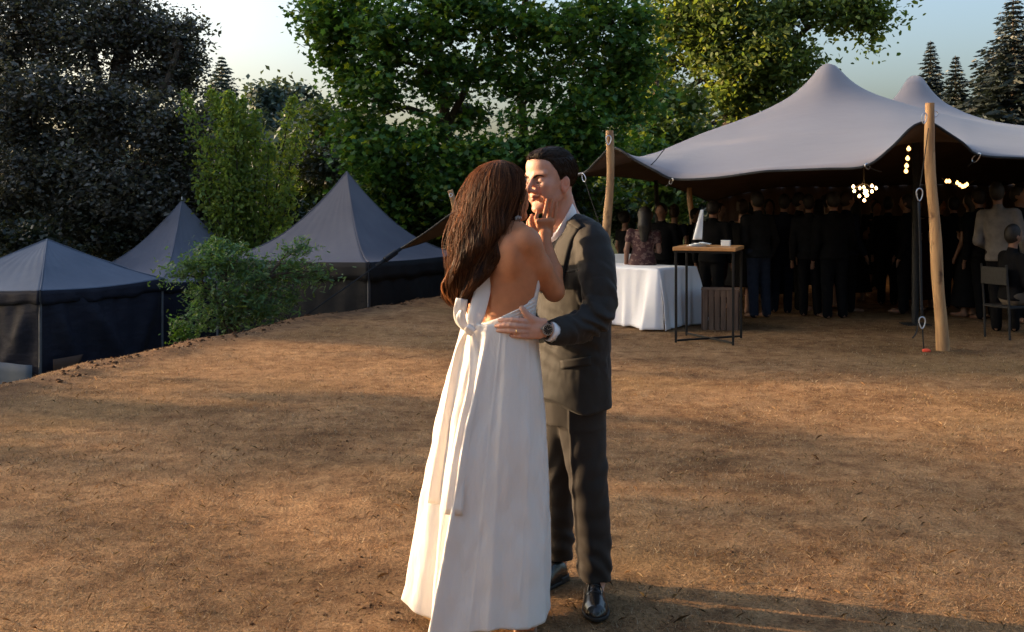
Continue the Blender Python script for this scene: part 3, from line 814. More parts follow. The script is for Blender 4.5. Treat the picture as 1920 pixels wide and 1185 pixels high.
        for _ in range(relax):
            acc = np.zeros_like(V); num = np.zeros(len(V))
            for k in range(4):
                a, b = F[:,k], F[:,(k+1)%4]
                for c in range(3): acc[:,c] += np.bincount(a, V[b,c], len(V))+np.bincount(b, V[a,c], len(V))
                num += np.bincount(a, minlength=len(V))+np.bincount(b, minlength=len(V))
            m = num > 0; V[m] = .5*V[m]+.5*acc[m]/num[m,None]
        return V, F
def sdf_obj(name, sdf, h, mat, parent, disp=None, color=None, relax=1, **kw):
    V, F = sdf.surface(h, disp, relax); me = npmesh(name, V, F)
    if color is not None: vcol(me, color(V))
    return link(name, me, mat, parent, **kw)

def head_frame(F, pitch=0., roll=0.):
    """rows: forward, left, up"""
    f = nrm((F[0], F[1], 0)); l = np.array((-f[1], f[0], 0)); u = np.array((0,0,1.))
    f2 = f*math.cos(pitch)+u*math.sin(pitch); u2 = -f*math.sin(pitch)+u*math.cos(pitch)
    l2 = l*math.cos(roll)+u2*math.sin(roll); u3 = -l*math.sin(roll)+u2*math.cos(roll)
    return np.array([f2, l2, u3])
def add_head(s, c, A, sc, fem=False, smile=0.):
    P_ = lambda f, l, u: c+sc*(A.T@np.array((f,l,u)))
    E = lambda p, r, k=.012, op='u', ax=None: s.ell(P_(*p), np.array(r)*sc, A if ax is None else ax, k, op)
    E((-.014,0,.021), (.098,.076,.086), .0)                        # skull
    E((.022,0,-.025), (.072,.063,.095), .02)                       # face mass
    E((.055,0,.045), (.040,.056,.045), .02)                        # forehead
    for sg in (1,-1):
        j = .050 if not fem else .044
        s.cone(P_(-.004,sg*j,-.062), P_(.066,sg*.018,-.108), .021*sc, .018*sc, .018)     # jaw line
        E((.062,sg*.040,-.030), (.026,.022,.024), .02)             # cheekbone
        s.cone(P_(.088,sg*.012,.013), P_(.074,sg*.046,.016), .010*sc, .009*sc, .012)     # brow ridge
        E((.060,sg*.034,-.066), (.026,.020,.026), .02)             # cheek
    E((.078,0,-.112), (.020,.022,.017), .018)                      # chin
    for sg in (1,-1):
        E((.103,sg*.030,-.007), (.020,.020,.0125), .010, 's')      # eye socket
        E((.0745,sg*.031,-.008), (.0145,.0155,.0130), .003)        # lowered lid over the eyeball
        s.cone(P_(.0885,sg*.020,-.0135), P_(.0835,sg*.043,-.0125), .0016*sc, .0012*sc, .003)   # lash edge
    s.cone(P_(.090,0,.004), P_(.117,0,-.036), .0078*sc, .0105*sc, .010)                  # nose
    E((.115,0,-.042), (.0115,.0125,.0100), .008)
    for sg in (1,-1): E((.103,sg*.0125,-.046), (.0115,.0080,.0080), .006)
    for sg in (1,-1): E((.110,sg*.0070,-.0535), (.0055,.0035,.0035), .003, 's')
    # mouth
    for sg in (1,-1):
        s.cone(P_(.0985,sg*.002,-.0655), P_(.083,sg*.025,-.067+.004*smile), .0060*sc, .0030*sc, .006)
        s.cone(P_(.0970,sg*.002,-.0760), P_(.082,sg*.022,-.0705+.003*smile), .0068*sc, .0032*sc, .006)
    s.cone(P_(.1050,0,-.0708), P_(.0890,.027,-.0680+.006*smile), .0022*sc, .0016*sc, .002, 's')
    s.cone(P_(.1050,0,-.0708), P_(.0890,-.027,-.0680+.006*smile), .0022*sc, .0016*sc, .002, 's')
    if smile:
        for sg in (1,-1): s.cone(P_(.098,sg*.023,-.050), P_(.083,sg*.036,-.076), .0022*sc, .0022*sc, .006, 's')
    # ears
    for sg in (1,-1):
        ax = np.array([A[0]*.92+A[1]*(-.38*sg), A[1]*.92+A[0]*(.38*sg), A[2]])
        ax[0] = ax[0]*.97+A[2]*.24; ax[0] = nrm(ax[0]); ax[2] = nrm(np.cross(ax[0], ax[1]))
        E((.000,sg*.076,-.030), (.0185,.0090,.031), .004, 'u', ax)
        E((.005,sg*.0845,-.027), (.0105,.0075,.019), .003, 's', ax); E((.001,sg*.080,-.025), (.0045,.004,.012), .003, 'u', ax)
        E((.006,sg*.0740,-.057), (.0085,.0065,.009), .005, 'u')
    return P_
def finger(s, pts, r0, r1, k=.004):
    pts = smooth_path(pts, 7) if len(pts) > 2 else np.array(pts)
    s.chain(pts, np.linspace(r0, r1, len(pts)), k)

# ------------------------------------------------------------------ materials for people
def skin(name, base, spec=.35):
    t = NT(name); a = t.n('Attribute'); a.attribute_name = 'Col'; c = t.coord('Object')
    n = t.noise(c, 30, 4); v = t.ramp(n, [(.3, (.90,.88,.87)), (.7, (1.07,1.05,1.04))])
    col = t.mix(1.0, t.mix(1.0, a.outputs['Color'], base, 'MULTIPLY'), v, 'MULTIPLY')
    t.set(Base_Color=col, Roughness=.55, Specular_IOR_Level=spec, Subsurface_Weight=.18, Subsurface_Radius=(.012,.004,.002), Subsurface_Scale=1.0)
    t.bump(t.noise(c, 420, 2), .10, .001); return t.m
M_skinG = skin('skin_fair', (.54,.305,.225)); M_skinB = skin('skin_tanned', (.44,.185,.090))
def wool(name, c0, c1):
    t = NT(name); c = t.coord('Object'); n = t.noise(t.coord('Object', (1,1,.35)), 900, 2); n2 = t.noise(c, 3, 3)
    col = t.mix(.5, t.ramp(n, [(.35, c0), (.65, c1)]), t.ramp(n2, [(.3, c0), (.7, c1)]))
    t.set(Base_Color=col, Roughness=.72, Specular_IOR_Level=.3, Sheen_Weight=.08, Sheen_Roughness=.4); t.bump(n, .25, .0012); return t.m
M_suit = wool('charcoal_wool', (.0135,.0122,.0110), (.0225,.0203,.0183)); M_trou = wool('charcoal_trouser_wool', (.0150,.0120,.0100), (.0240,.0190,.0158))
t = NT('ivory_taffeta'); c = t.coord('Object'); nb_ = t.noise(t.coord('Object', (2.2,2.2,.8)), 5.5, 5, .6)
t.set(Base_Color=(.86,.83,.80), Roughness=.42, Specular_IOR_Level=.4, Sheen_Weight=.2, Subsurface_Weight=.0)
t.bump(nb_, .35, .03)
tr_ = t.n('BsdfTranslucent'); tr_.inputs[0].default_value = (.80,.72,.62,1); mx = t.n('MixShader'); mx.inputs[0].default_value = .22
t.l(t.b.outputs[0], mx.inputs[1]); t.l(tr_.outputs[0], mx.inputs[2]); t.l(mx.outputs[0], t.out.inputs[0]); M_dress = t.m
M_shirt = simple('white_shirt', (.80,.80,.82), .6, .03)
M_leather = simple('black_leather', (.012,.011,.011), .22, .3, 20, bump=.1, bscale=200, bdist=.001, spec=.6)
M_sole = simple('shoe_sole', (.015,.012,.010), .6, .2)
def hairmat(name, c0, c1, rough=.35):
    t = NT(name); a = t.n('Attribute'); a.attribute_name = 'Col'
    t.set(Base_Color=t.mix(a.outputs['Color'], c0, c1), Roughness=rough, Specular_IOR_Level=.2, Anisotropic=.4); 
    tr = t.n('BsdfTranslucent'); mx = t.n('MixShader'); mx.inputs[0].default_value = .38
    t.l(t.mix(a.outputs['Color'], tuple(3*x for x in c0), tuple(2.2*x for x in c1)), tr.inputs[0]); t.l(t.b.outputs[0], mx.inputs[1]); t.l(tr.outputs[0], mx.inputs[2]); t.l(mx.outputs[0], t.out.inputs[0]); return t.m
M_hairB = hairmat('auburn_hair', (.020,.010,.007), (.23,.096,.040), .5); M_hairG = hairmat('dark_brown_hair', (.018,.012,.009), (.085,.054,.036), .5)
def strands(paths, rad, tint):
    """paths (n,m,3): triangular tubes"""
    n, m = paths.shape[:2]; tan = np.gradient(paths, axis=1); tan /= np.linalg.norm(tan, axis=2)[...,None]+1e-9
    ref = np.array((.3,-.9,.2)); a = np.cross(tan, ref); a /= np.linalg.norm(a, axis=2)[...,None]+1e-9; b = np.cross(tan, a)
    r = rad*np.r_[np.ones(m-3), .8, .55, .15][None,:,None]
    ring = np.stack([paths+r*(a*math.cos(q)+b*math.sin(q)) for q in (0, 2.094, 4.189)], 2)    # n,m,3,3
    V = ring.reshape(-1,3); I = np.arange(n*m*3).reshape(n,m,3); F = []
    for k in range(3):
        F.append(np.stack([I[:,:-1,k], I[:,:-1,(k+1)%3], I[:,1:,(k+1)%3], I[:,1:,k]], -1).reshape(-1,4))
    me = npmesh('hair', V, np.vstack(F)); vcol(me, np.repeat(np.repeat(tint, m*3)[:,None], 3, 1)); return me

def ribbons(paths, wid, tint, axis_c):
    """flat hair strips lying along the surface; axis_c (n,m,3) points of the mass's own axis"""
    n, m = paths.shape[:2]; tan = np.gradient(paths, axis=1); out = paths-axis_c; sd = np.cross(tan, out); sd /= np.linalg.norm(sd, axis=2)[...,None]+1e-9
    out /= np.linalg.norm(out, axis=2)[...,None]+1e-9
    w_ = wid*np.r_[np.ones(m-3), .8, .5, .1][None,:,None]*.5; roll = np.random.default_rng(1).uniform(-.9,.9,n)[:,None,None]
    sd = sd*np.cos(roll)+out*np.sin(roll)
    V = np.stack([paths-sd*w_, paths+sd*w_], 2).reshape(-1,3); I = np.arange(n*m*2).reshape(n,m,2)
    F = np.stack([I[:,:-1,0], I[:,:-1,1], I[:,1:,1], I[:,1:,0]], -1).reshape(-1,4)
    me = npmesh('hair', V, F); vcol(me, np.repeat(np.repeat(tint, m*2)[:,None], 3, 1)); return me
# ================================================================== THE MAN IN THE SUIT
yawG = R(52); FG = np.array((-math.sin(yawG), -math.cos(yawG), 0)); LG = np.array((-FG[1], FG[0], 0))      # chest forward, his left
gm = empty('person', (W(1080,400,3.95)[0], 3.95, 0), 'man in charcoal suit holding the woman by her waist', 'person', None)
A = head_frame((-math.sin(R(48)), -math.cos(R(48))), R(-4), R(3))
hc = W(1032,333,3.93); HS = 1.05
body = SDF()
PH = add_head(body, hc, A, HS, smile=1.0)
nb = W(1064,432,3.985)
body.cone(PH(-.030,0,-.055), nb, .054, .060, .025)
body.cone(PH(.012,0,-.085), nb+FG*.035, .036, .045, .03)
GD = 3.97
# lean core under the clothes
body.cone(nb, W(1072,560,GD), .07, .085, .04); body.cone(W(1072,560,GD), W(1072,740,GD), .085, .095, .04)
shG = W(1116,456,3.845); elG = W(1122,592,3.735); wrG = W(1029,619,3.60)
shR = W(1072,455,3.985)-LG*.17; elR = W(1015,590,4.12); wrR = W(965,612,3.98)
body.cone(W(1074,450,GD), shG, .05, .04, .02); body.cone(W(1074,450,GD), shR, .05, .04, .02)
body.chain([shG, elG], [.040,.034], .01); body.chain([elG, wrG], [.034,.025], .01)
body.chain([shR, elR, wrR], [.040,.034,.026], .01)
hipL, knL, anL = W(1090,775,3.93), W(1106,930,3.885), W(1117,1092,3.875)
hipR, knR, anR = W(1056,775,4.03), W(1046,930,4.06), W(1046,1066,4.10)
body.chain([W(1072,740,GD), hipL, knL, anL], [.08,.06,.045,.036], .02); body.chain([W(1072,740,GD), hipR, knR, anR], [.08,.06,.045,.036], .02)
body.cone(anL, W(1118,1150,3.72), .034, .022, .01); body.cone(anR, W(1010,1098,3.95), .034, .022, .01)
# left hand lying on her back (photo points), thumb up
def GH(px, py, d): return W(px, py, d)
body.box(W(1001,616,3.583), (.036,.014,.038), .013, np.array([nrm(W(985,613,3.57)-W(1018,620,3.597)), (0,1,0), (0,0,1)]), .010)
body.chain([wrG, W(1008,618,3.588)], [.026,.024], .012)
HDEP = {'i': 3.566, 'm': 3.560, 'r': 3.560, 'p': 3.566}
finger(body, [W(992,604,3.578), W(970,601,HDEP['i']-.008), W(952,600,HDEP['i']-.004), W(937,601,HDEP['i']+.006)], .0105, .0078)
finger(body, [W(990,613,3.574), W(966,611,HDEP['m']-.008), W(946,610,HDEP['m']-.004), W(930,611,HDEP['m']+.006)], .0108, .0080)
finger(body, [W(989,622,3.575), W(966,621,HDEP['r']-.007), W(947,620,HDEP['r']-.003), W(932,620,HDEP['r']+.006)], .0104, .0076)
finger(body, [W(992,631,3.580), W(975,630,HDEP['p']-.004), W(960,629,HDEP['p']), W(946,629,HDEP['p']+.006)], .0095, .0068)
finger(body, [W(1010,606,3.592), W(998,598,3.580), W(986,588,3.574), W(978,577,3.572)], .0150, .0090, .008)
# right hand around her other side
body.ell(W(955,612,3.90), (.05,.02,.04), None, .01)
for q in range(4): finger(body, [W(955,602+q*8,3.90), W(935,601+q*8,3.87), W(918,602+q*8,3.84)], .0095, .007)
finger(body, [W(958,602,3.90), W(950,590,3.89), W(944,580,3.88)], .012, .009)
Ai = A
def colG(V):
    q = ((V-hc)@A.T)/HS; C = np.ones((len(V),3)); f, l, u = q[:,0], np.abs(q[:,1]), q[:,2]; head = np.linalg.norm(q, axis=1) < .19
    def blend(m, c): 
        m = (m*head)[:,None]; C[:] = C*(1-m)+np.array(c)*m
    blend(.60*np.exp(-((u+.095)/.03)**2)*(f > .0)*np.exp(-((l-.02)/.06)**2), (.62,.62,.66))                         # shaven beard shadow
    blend(.65*np.exp(-((u+.071)/.0085)**2)*(f > .078)*np.exp(-(l/.020)**2), (.78,.42,.40))                        # lips
    blend(.85*np.exp(-((u+.0700-.004*(l/.026)**2)/.0030)**2)*(f > .078)*(l < .029), (.28,.12,.11))  # mouth line, crease shade painted dark
    blend(.35*np.exp(-(((l-.034)/.006)**2+((u+.060)/.018)**2))*(f > .05), (.62,.45,.42))  # smile crease shade painted into the skin
    blend(.30*np.exp(-((u+.057)/.006)**2)*np.exp(-(l/.016)**2)*(f > .08), (.6,.45,.42))  # shadow under the nose painted in
    blend(.25*vnoise(q[:,0]*90, q[:,1]*90, q[:,2]*90).clip(0,1), (.86,.74,.70))
    blend(.25*np.exp(-(((f-.09)/.03)**2+((u+.035)/.02)**2)), (1.05,.80,.76))
    blend(.85*np.exp(-((u+.0140)/.0026)**2)*np.exp(-((l-.031)/.014)**2)*(f > .068)*(f < .099), (.10,.07,.06))        # lash line
    blend(.55*np.exp(-(((u+.006)/.013)**2+((l-.027)/.020)**2))*(f > .06), (.58,.44,.42))  # eye socket shade painted into the skin
    blend(.6*((l > .070) & (u < .03) & (u > -.06)).astype(float), (1.08,.78,.70))                                     # ears
    return C
M_ = sdf_obj('body', body, .0036, M_skinG, gm, color=colG)
# brows
def on_face(p):
    """march back along the face's forward axis until the skin is met"""
    p = np.array(p)+A[0]*.03
    for _ in range(30):
        d_ = body.eval(p[None])[0]
        if d_ < .0004: break
        p = p-A[0]*min(d_, .01)*.8
    return p
def brow(sg):
    m = MB(); g = np.random.default_rng(4)
    for i in range(150):
        t_ = g.random(); thick = .0070*(1-.6*t_)*math.sin(min(1, t_*6+.35)*1.57)
        u0 = .0030+.0080*math.sin(t_*2.6)+thick*(g.random()-.5); l0 = sg*(.010+.033*t_)
        p0 = on_face(PH(.09, l0, u0))+A[0]*.0004; p1 = on_face(PH(.09, l0+sg*.006, u0+.0012*(1-2*t_)))+A[0]*.001; m.tube([p0, (p0+p1)/2+A[0]*.0004, p1], [.0010,.0010,.0004], 3)
    return m
for sg in (1,-1):
    o = brow(sg).build('eyebrow', M_hairG, gm); vcol(o.data, np.full((len(o.data.vertices),3), .45))
for sg in (1,-1):
    o = MB().tube(smooth_path([PH(.0905,sg*.016,-.0150), PH(.0905,sg*.024,-.0165), PH(.0880,sg*.034,-.0165), PH(.0810,sg*.046,-.0130)], 12), [.0008]+[.0017]*9+[.0012,.0006], 6).build('eyelashes', M_hairG, gm, True); vcol(o.data, np.zeros((len(o.data.vertices),3)))
# --- hair: cap volume + short combed strands
hair = SDF(); Pc = lambda f,l,u: hc+HS*(A.T@np.array((f,l,u)))
hair.ell(Pc(-.017,0,.025), np.array((.104,.082,.092))*HS, A, 0)
hair.ell(Pc(.036,0,.072), np.array((.054,.060,.036))*HS, A, .02)
def cut(p):      # hairline: keep what lies above/behind
    q = ((p-hc)@A.T)/HS; f, l, u = q[:,0], np.abs(q[:,1]), q[:,2]
    line = np.interp(f, [-.13,-.06,-.035,-.022,-.010,.004,.018,.034,.050,.066,.090], [-.095,-.092,-.070,-.020,.008,-.020,-.012,.030,.054,.066,.074])
    line = np.where((f > -.004) & (f < .020) & (l > .055), np.minimum(line, -.030), line)
    line = np.where(l < .048, np.maximum(line, np.interp(f, [.0,.03,.1], [-.2,.040,.072])), line)
    return (line+.0035*vnoise(q[:,0]*160,q[:,1]*160,q[:,2]*160)-u)*.8*HS
hair.raw(cut, (-9,)*3, (9,)*3, .006, 'i')
def dispH(p):
    q = ((p-hc)@A.T)/HS; return .0012*vnoise(q[:,0]*55, q[:,1]*110, q[:,2]*60)
ho = sdf_obj('hair', hair, .0032, M_hairG, gm, disp=dispH, color=lambda V: np.repeat((.25+.3*vnoise(V[:,0]*200, V[:,1]*200, V[:,2]*60))[:,None], 3, 1))
g = np.random.default_rng(9); hv = np.empty(len(ho.data.vertices)*3); ho.data.vertices.foreach_get('co', hv); hv = hv.reshape(-1,3)
hn = np.empty(len(ho.data.vertices)*3); ho.data.vertex_normals.foreach_get('vector', hn); hn = hn.reshape(-1,3)
outer = np.nonzero(hair.eval(hv) > -.004)[0]; pk_ = g.choice(outer, 5200); root = hv[pk_]; nor = hn[pk_]; q = ((root-hc)@A.T)/HS
dl = np.stack([np.where(q[:,2] > .07, .5, -.45), np.sign(q[:,1])*.15+.2*(q[:,2] > .07), np.where(q[:,2] > .07, .25, -1.0)], -1)@A
dl = dl-nor*(dl*nor).sum(1)[:,None]; dl /= np.linalg.norm(dl, axis=1)[:,None]+1e-9; ln = .012+.014*g.random(len(root)); ln *= np.where(q[:,2] < 0, .6, 1)
tt = np.linspace(0,1,5)[None,:,None]; pth = root[:,None]+(dl[:,None]*tt+nor[:,None]*(.13*tt-.16*tt**2)+g.normal(0,.06,(len(root),1,3))*tt)*ln[:,None,None]
link('hair_strands', strands(pth, .0007, g.random(len(root))*.8), M_hairG, ho)

# --- jacket
Z_ = lambda py, d=GD: W(1000, py, d)[2]
def jrow(py, px, rw, rd, d=GD): c = W(px, py, d); return (c[2], c[0], c[1], rw, rd)
ylw = math.atan2(LG[1], LG[0])
jk = SDF()
jk.loft([jrow(418,1070,.075,.055), jrow(436,1074,.155,.082), jrow(470,1078,.188,.108), jrow(520,1080,.186,.120), jrow(600,1077,.168,.112), jrow(650,1074,.168,.114), jrow(700,1072,.178,.122), jrow(768,1071,.190,.132)], ylw, 0, ex=2.3)
shJ = W(1113,458,3.845)
jk.cone(W(1070,424,3.97)+LG*.035, W(1110,440,3.86), .050, .052, .035)                     # shoulder line
jk.cone(W(1070,424,3.97)-LG*.05, W(1070,440,3.97)-LG*.17, .05, .052, .03)
arm = smooth_path([shJ, W(1121,520,3.785), W(1121,585,3.735), W(1092,610,3.685), W(1060,619,3.640), W(1037,624,3.608)], 12)
jk.chain(arm, np.interp(np.linspace(0,1,12), [0,.25,.5,.62,.8,1], [.070,.064,.061,.056,.050,.044]), .014)
armR = smooth_path([W(1072,458,3.985)-LG*.17, W(1018,590,4.12), W(975,612,4.0)], 7); jk.chain(armR, [.066,.064,.06,.058,.054,.05,.046], .014)
# open neck for shirt and neck
jk.cone(W(1050,388,3.965), W(1056,426,3.955)+FG*.02, .066, .052, .008, 's')
jk.cone(W(1054,430,3.95)+FG*.07, W(1060,540,3.97)+FG*.135, .040, .012, .008, 's')
jk.cone(W(1034,622.5,3.604), W(1018,620,3.590), .040, .042, .004, 's'); 
hemz = Z_(766, 3.9)
def hemcut(p):
    s_ = (p-W(1072,700,GD))@FG; return (hemz+.008*(-s_/.13)+.05*sstep(.06,.14,s_)**2-p[:,2])
jk.raw(hemcut, (-9,)*3, (9,)*3, .004, 'i')
armax = np.array(arm)
def jwr(p):
    d = 0
    # sleeve creases: rings that slant, strongest at the elbow
    D2 = np.linalg.norm(p[:,None]-armax[None], axis=2); i = D2.argmin(1); near = D2.min(1) < .10; s_ = i/11.0
    ph = p[:,2]*1.0+p[:,0]*.9; amp = np.exp(-((s_-.5)/.22)**2)
    d = d-np.where(near, amp*(.0065*np.sin(ph*95+2.5*vnoise(p[:,0]*14, p[:,1]*14, p[:,2]*14)*2)+.004*vnoise(p[:,0]*40, p[:,1]*40, p[:,2]*40)), 0)
    d = d-.004*vnoise(p[:,0]*11, p[:,1]*11, p[:,2]*7)-.0020*vnoise(p[:,0]*30+5, p[:,1]*30, p[:,2]*18)-.0010*vnoise(p[:,0]*70+5, p[:,1]*70, p[:,2]*50)
    fr_ = (p-W(1060,640,3.9)); d = d-.0035*np.exp(-(np.linalg.norm(fr_, axis=1)/.12)**2)*np.sin(p[:,2]*110+p[:,0]*50)
    # pulled folds at the closed front, vent at the rear edge
    return d
jo = sdf_obj('jacket', jk, .0043, M_suit, gm, disp=jwr)
# helper: push points onto a distance surface from the camera side
def drop(sdf, P3, off=.002, step=24, view=True):
    P3 = np.array(P3, float).reshape(-1,3); cpos = np.array((0,0,CAMH)); dirs = P3-cpos; L = np.linalg.norm(dirs, axis=1); dirs /= L[:,None]; t_ = L-.30
    for _ in range(60):
        d = sdf.eval(cpos+dirs*t_[:,None]); t_ += np.clip(d, -.02, .03)*.8
    return cpos+dirs*(t_-off)[:,None]
def patch(name, outline_l, outline_r, sdf, off, mat, parent, th=.004, n=16, m=5, d=3.9):
    a = smooth_path([(x,y,0) for x,y in outline_l], n); b = smooth_path([(x,y,0) for x,y in outline_r], n)
    G = np.array([[W(*(a[i,:2]*(1-j/(m-1))+b[i,:2]*(j/(m-1))), d) for j in range(m)] for i in range(n)])
    Q = drop(sdf, G, off).reshape(n, m, 3)
    return thicken(link(name, grid_mesh(name, Q), mat, parent), th)
patch('lapel', [(1064,404),(1072,416),(1086,428),(1074,450),(1062,490),(1052,540)], [(1058,407),(1052,418),(1044,432),(1036,449),(1034,490),(1042,540)], jk, .006, M_suit, jo, .005, 22, 7)
patch('collar', [(1063,399),(1076,408),(1092,424)], [(1057,402),(1060,415),(1086,430)], jk, .010, M_suit, jo, .005, 12, 5)
patch('chest_pocket', [(1060,508),(1064,512)], [(1086,503),(1087,508)], jk, .003, M_suit, jo, .003, 4, 6)
patch('pocket_flap', [(1050,676),(1052,692)], [(1108,668),(1109,685)], jk, .004, M_suit, jo, .004, 5, 9)
# shirt: collar ring and chest under the jacket, cuff at the wrist
sh = SDF(); sh.cone(PH(-.022,0,-.100), nb, .061, .067, 0)
sh.cone(PH(-.002,0,-.108), nb+FG*.046, .050, .056, .01)
sh.raw(lambda p: (p-W(1050,420,3.93))@nrm((-.85,-.05,.50)), (-9,)*3, (9,)*3, .002, 'i')
sh.loft([jrow(434,1054,.05,.06), jrow(470,1060,.10,.074), jrow(560,1062,.11,.076)], ylw, .01)
so_ = sdf_obj('shirt', sh, .0032, M_shirt, gm)
cf = MB(); ax = nrm(wrG-W(1060,619,3.64)); 
MB().tube([W(1042,624,3.613), W(1030,621,3.599)], [.0375,.037], 24).build('shirt_cuff', M_shirt, so_, True)
# trousers
tr = SDF()
tr.loft([jrow(690,1072,.15,.105), jrow(745,1072,.158,.112), jrow(790,1072,.150,.108)], ylw, 0)
tl = smooth_path([hipL, W(1098,850,3.91), W(1106,930,3.885), W(1111,1010,3.88), W(1117,1084,3.872)], 10)
tr.chain(tl, np.interp(np.linspace(0,1,10), [0,.25,.5,.75,1], [.092,.082,.070,.066,.064]), .02)
tq = smooth_path([hipR, W(1050,850,4.05), W(1046,930,4.06), W(1046,1060,4.09)], 9)
tr.chain(tq, np.interp(np.linspace(0,1,9), [0,.5,1], [.090,.070,.060]), .02)
tr.raw(lambda p: (W(1117,1091,3.84)[2]+.12*(p[:,1]-3.84)*.2-p[:,2]), (-9,)*3, (9,)*3, .003, 'i')
def twr(p):
    u = (p[:,2]); leg = 1-sstep(.75,.9,u); low = np.exp(-((u-.16)/.09)**2); knee = np.exp(-((u-.50)/.12)**2)
    cr = .007*np.exp(-((((p-W(1106,930,3.885))@np.array((LG[0],LG[1],0)))-(-.012))/.006)**2)*leg*((p-knL)@FG > .0)      # pressed crease
    return -(.004*low*np.sin(u*75+p[:,0]*55+5*vnoise(p[:,0]*9,p[:,1]*9,u*7))+.0025*knee*np.sin(u*45-p[:,0]*70+4*vnoise(p[:,0]*8,p[:,1]*8,u*8))+.005*vnoise(p[:,0]*9, p[:,1]*9, u*4)+cr+.002*vnoise(p[:,0]*30,p[:,1]*30,u*12))
sdf_obj('trousers', tr, .0046, M_trou, gm, disp=twr)
# shoes
def shoe(heel, toe, parent):
    heel = np.array(heel); toe = np.array(toe); ax = nrm(toe-heel); sd = np.cross((0,0,1), ax); L = np.linalg.norm(toe-heel)
    s = SDF()
    T = np.array([(0,.026,.048),(.10,.034,.070),(.25,.037,.085),(.42,.040,.078),(.58,.046,.056),(.75,.049,.046),(.90,.040,.040),(1,.020,.026)])
    def fn(p):
        q = p-heel; u = q@ax/L; v = q@sd; z = q[:,2]-.012; w_ = np.interp(u, T[:,0], T[:,1]); h_ = np.interp(u, T[:,0], T[:,2])
        end = np.maximum(-u, u-1)*L
        d = (np.sqrt((v/w_)**2+(np.maximum(z,0)/h_)**2+(np.maximum(end+.02,0)/.022)**2)-1)*np.minimum(w_,h_)*.8
        return np.maximum(d, -z)
    s.raw(fn, np.minimum(heel,toe)-.06, np.maximum(heel,toe)+.12, .0)
    s2 = SDF()
    def fs(p):
        q = p-heel; u = q@ax/L; v = q@sd; w_ = np.interp(u, T[:,0], T[:,1])+.004; end = np.maximum(-u, u-1)*L
        d = (np.sqrt((v/w_)**2+(np.maximum(end+.018,0)/.024)**2)-1)*w_*.8; z = q[:,2]
        top = .014+.012*(u < .28); return np.maximum(np.maximum(d, z-top), -z)
    s2.raw(fs, np.minimum(heel,toe)-.06, np.maximum(heel,toe)+.06)
    so = sdf_obj('shoe', s, .0030, M_leather, parent); sdf_obj('sole', s2, .0030, M_sole, so)
    m = MB()
    for k in range(4):
        u = .42+.06*k; h_ = np.interp(u, T[:,0], T[:,2])+.013; c = heel+ax*u*L
        m.tube([c+sd*sg*.018+np.array((0,0,h_-.006+.006*(1-abs(sg)))) for sg in (-1,-.5,0,.5,1)], .0022, 5)
    m.build('laces', M_sole, so, True)
    m = MB()
    for sg in (-1,1): m.tube([heel+ax*L*u+sd*sg*(.016+.012*(u-.40)/.2)+np.array((0,0,np.interp(u,T[:,0],T[:,2])*.93+.012)) for u in (.36,.45,.54,.60)], .003, 5)
    m.build('eyelet_facing', M_leather, so, True)
gz = lambda p: float(ground_z(p[0], p[1]))
h1 = W(1112,1120,3.945); t1 = W(1119,1167,3.665); h1[2] = gz(h1)+.001; t1[2] = h1[2]
shoe(h1, t1, gm)
h2 = W(1060,1098,4.10); t2 = W(985,1110,3.93); h2[2] = gz(h2)+.001; t2[2] = h2[2]
shoe(h2, t2, gm)
# watch and ring
wa = W(1026,618,3.5695); wax = nrm(W(1040,622,3.61)-W(1008,617,3.585)); wn = nrm(np.array((.05,-1,.12))); wn = nrm(wn-wax*wn.dot(wax)); ws = np.cross(wn, wax)
wt = empty('wristwatch', wa, 'dark wristwatch with round dial on the left wrist of the man', 'watch')
def disc(c, n_, a_, b_, r, prof, nseg=28):
    V, F = [], []
    for rr, hh in prof:
        for k in range(nseg): V.append(c+n_*hh+(a_*math.cos(2*math.pi*k/nseg)+b_*math.sin(2*math.pi*k/nseg))*rr*r)
    for i in range(len(prof)-1):
        for k in range(nseg): F.append((i*nseg+k, i*nseg+(k+1)%nseg, (i+1)*nseg+(k+1)%nseg, (i+1)*nseg+k))
    F.append(tuple((len(prof)-1)*nseg+k for k in range(nseg))); return MB().add(V, F)
M_dial = simple('black_dial', (.01,.01,.012), .25, .1); M_case = simple('grey_steel_case', (.35,.34,.33), .3, .1, metallic=.9)
disc(wa, wn, wax, ws, .021, [(.96,-.006),(1,.0),(1,.005),(.94,.008),(.84,.008),(.84,.0055)]).build('case', M_case, wt, True)
disc(wa+wn*.0052, wn, wax, ws, .0178, [(1,0),(.99,.0008)]).build('dial', M_dial, wt, True)
m = MB()
for k in range(12):
    a = k*math.pi/6; m.box(wa+wn*.0066+(wax*math.cos(a)+ws*math.sin(a))*.0145, (.0042,.0014,.0008), np.array([wax*math.cos(a)+ws*math.sin(a), -wax*math.sin(a)+ws*math.cos(a), wn]))
m.build('hour_marks', M_case, wt)
for nm, a, L_ in (('hour_hand', 2.2, .009), ('minute_hand', .6, .013)):
    dv = wax*math.cos(a)+ws*math.sin(a); MB().box(wa+wn*.0072+dv*L_*.45, (L_,.0013,.0006), np.array([dv, np.cross(wn,dv), wn])).build(nm, M_case, wt)
wc_ = W(1026,619,3.598)
MB().tube([wc_+(wn*math.cos(a)*.026+ws*math.sin(a)*.030) for a in np.linspace(0,2*math.pi,28,endpoint=False)], .0055, 6, closed=True).build('strap', M_leather, wt, True)
MB().box(wa+wax*0+ws*0-wax*.023+wn*.001, (.006,.006,.006), np.array([wax,ws,wn]), .001).build('crown', M_case, wt)
M_gold = simple('gold', (.85,.55,.22), .25, .05, metallic=1.0)
rg = empty('wedding_ring', W(968,621,3.552), 'thin gold wedding ring on the hand of the man', 'ring')
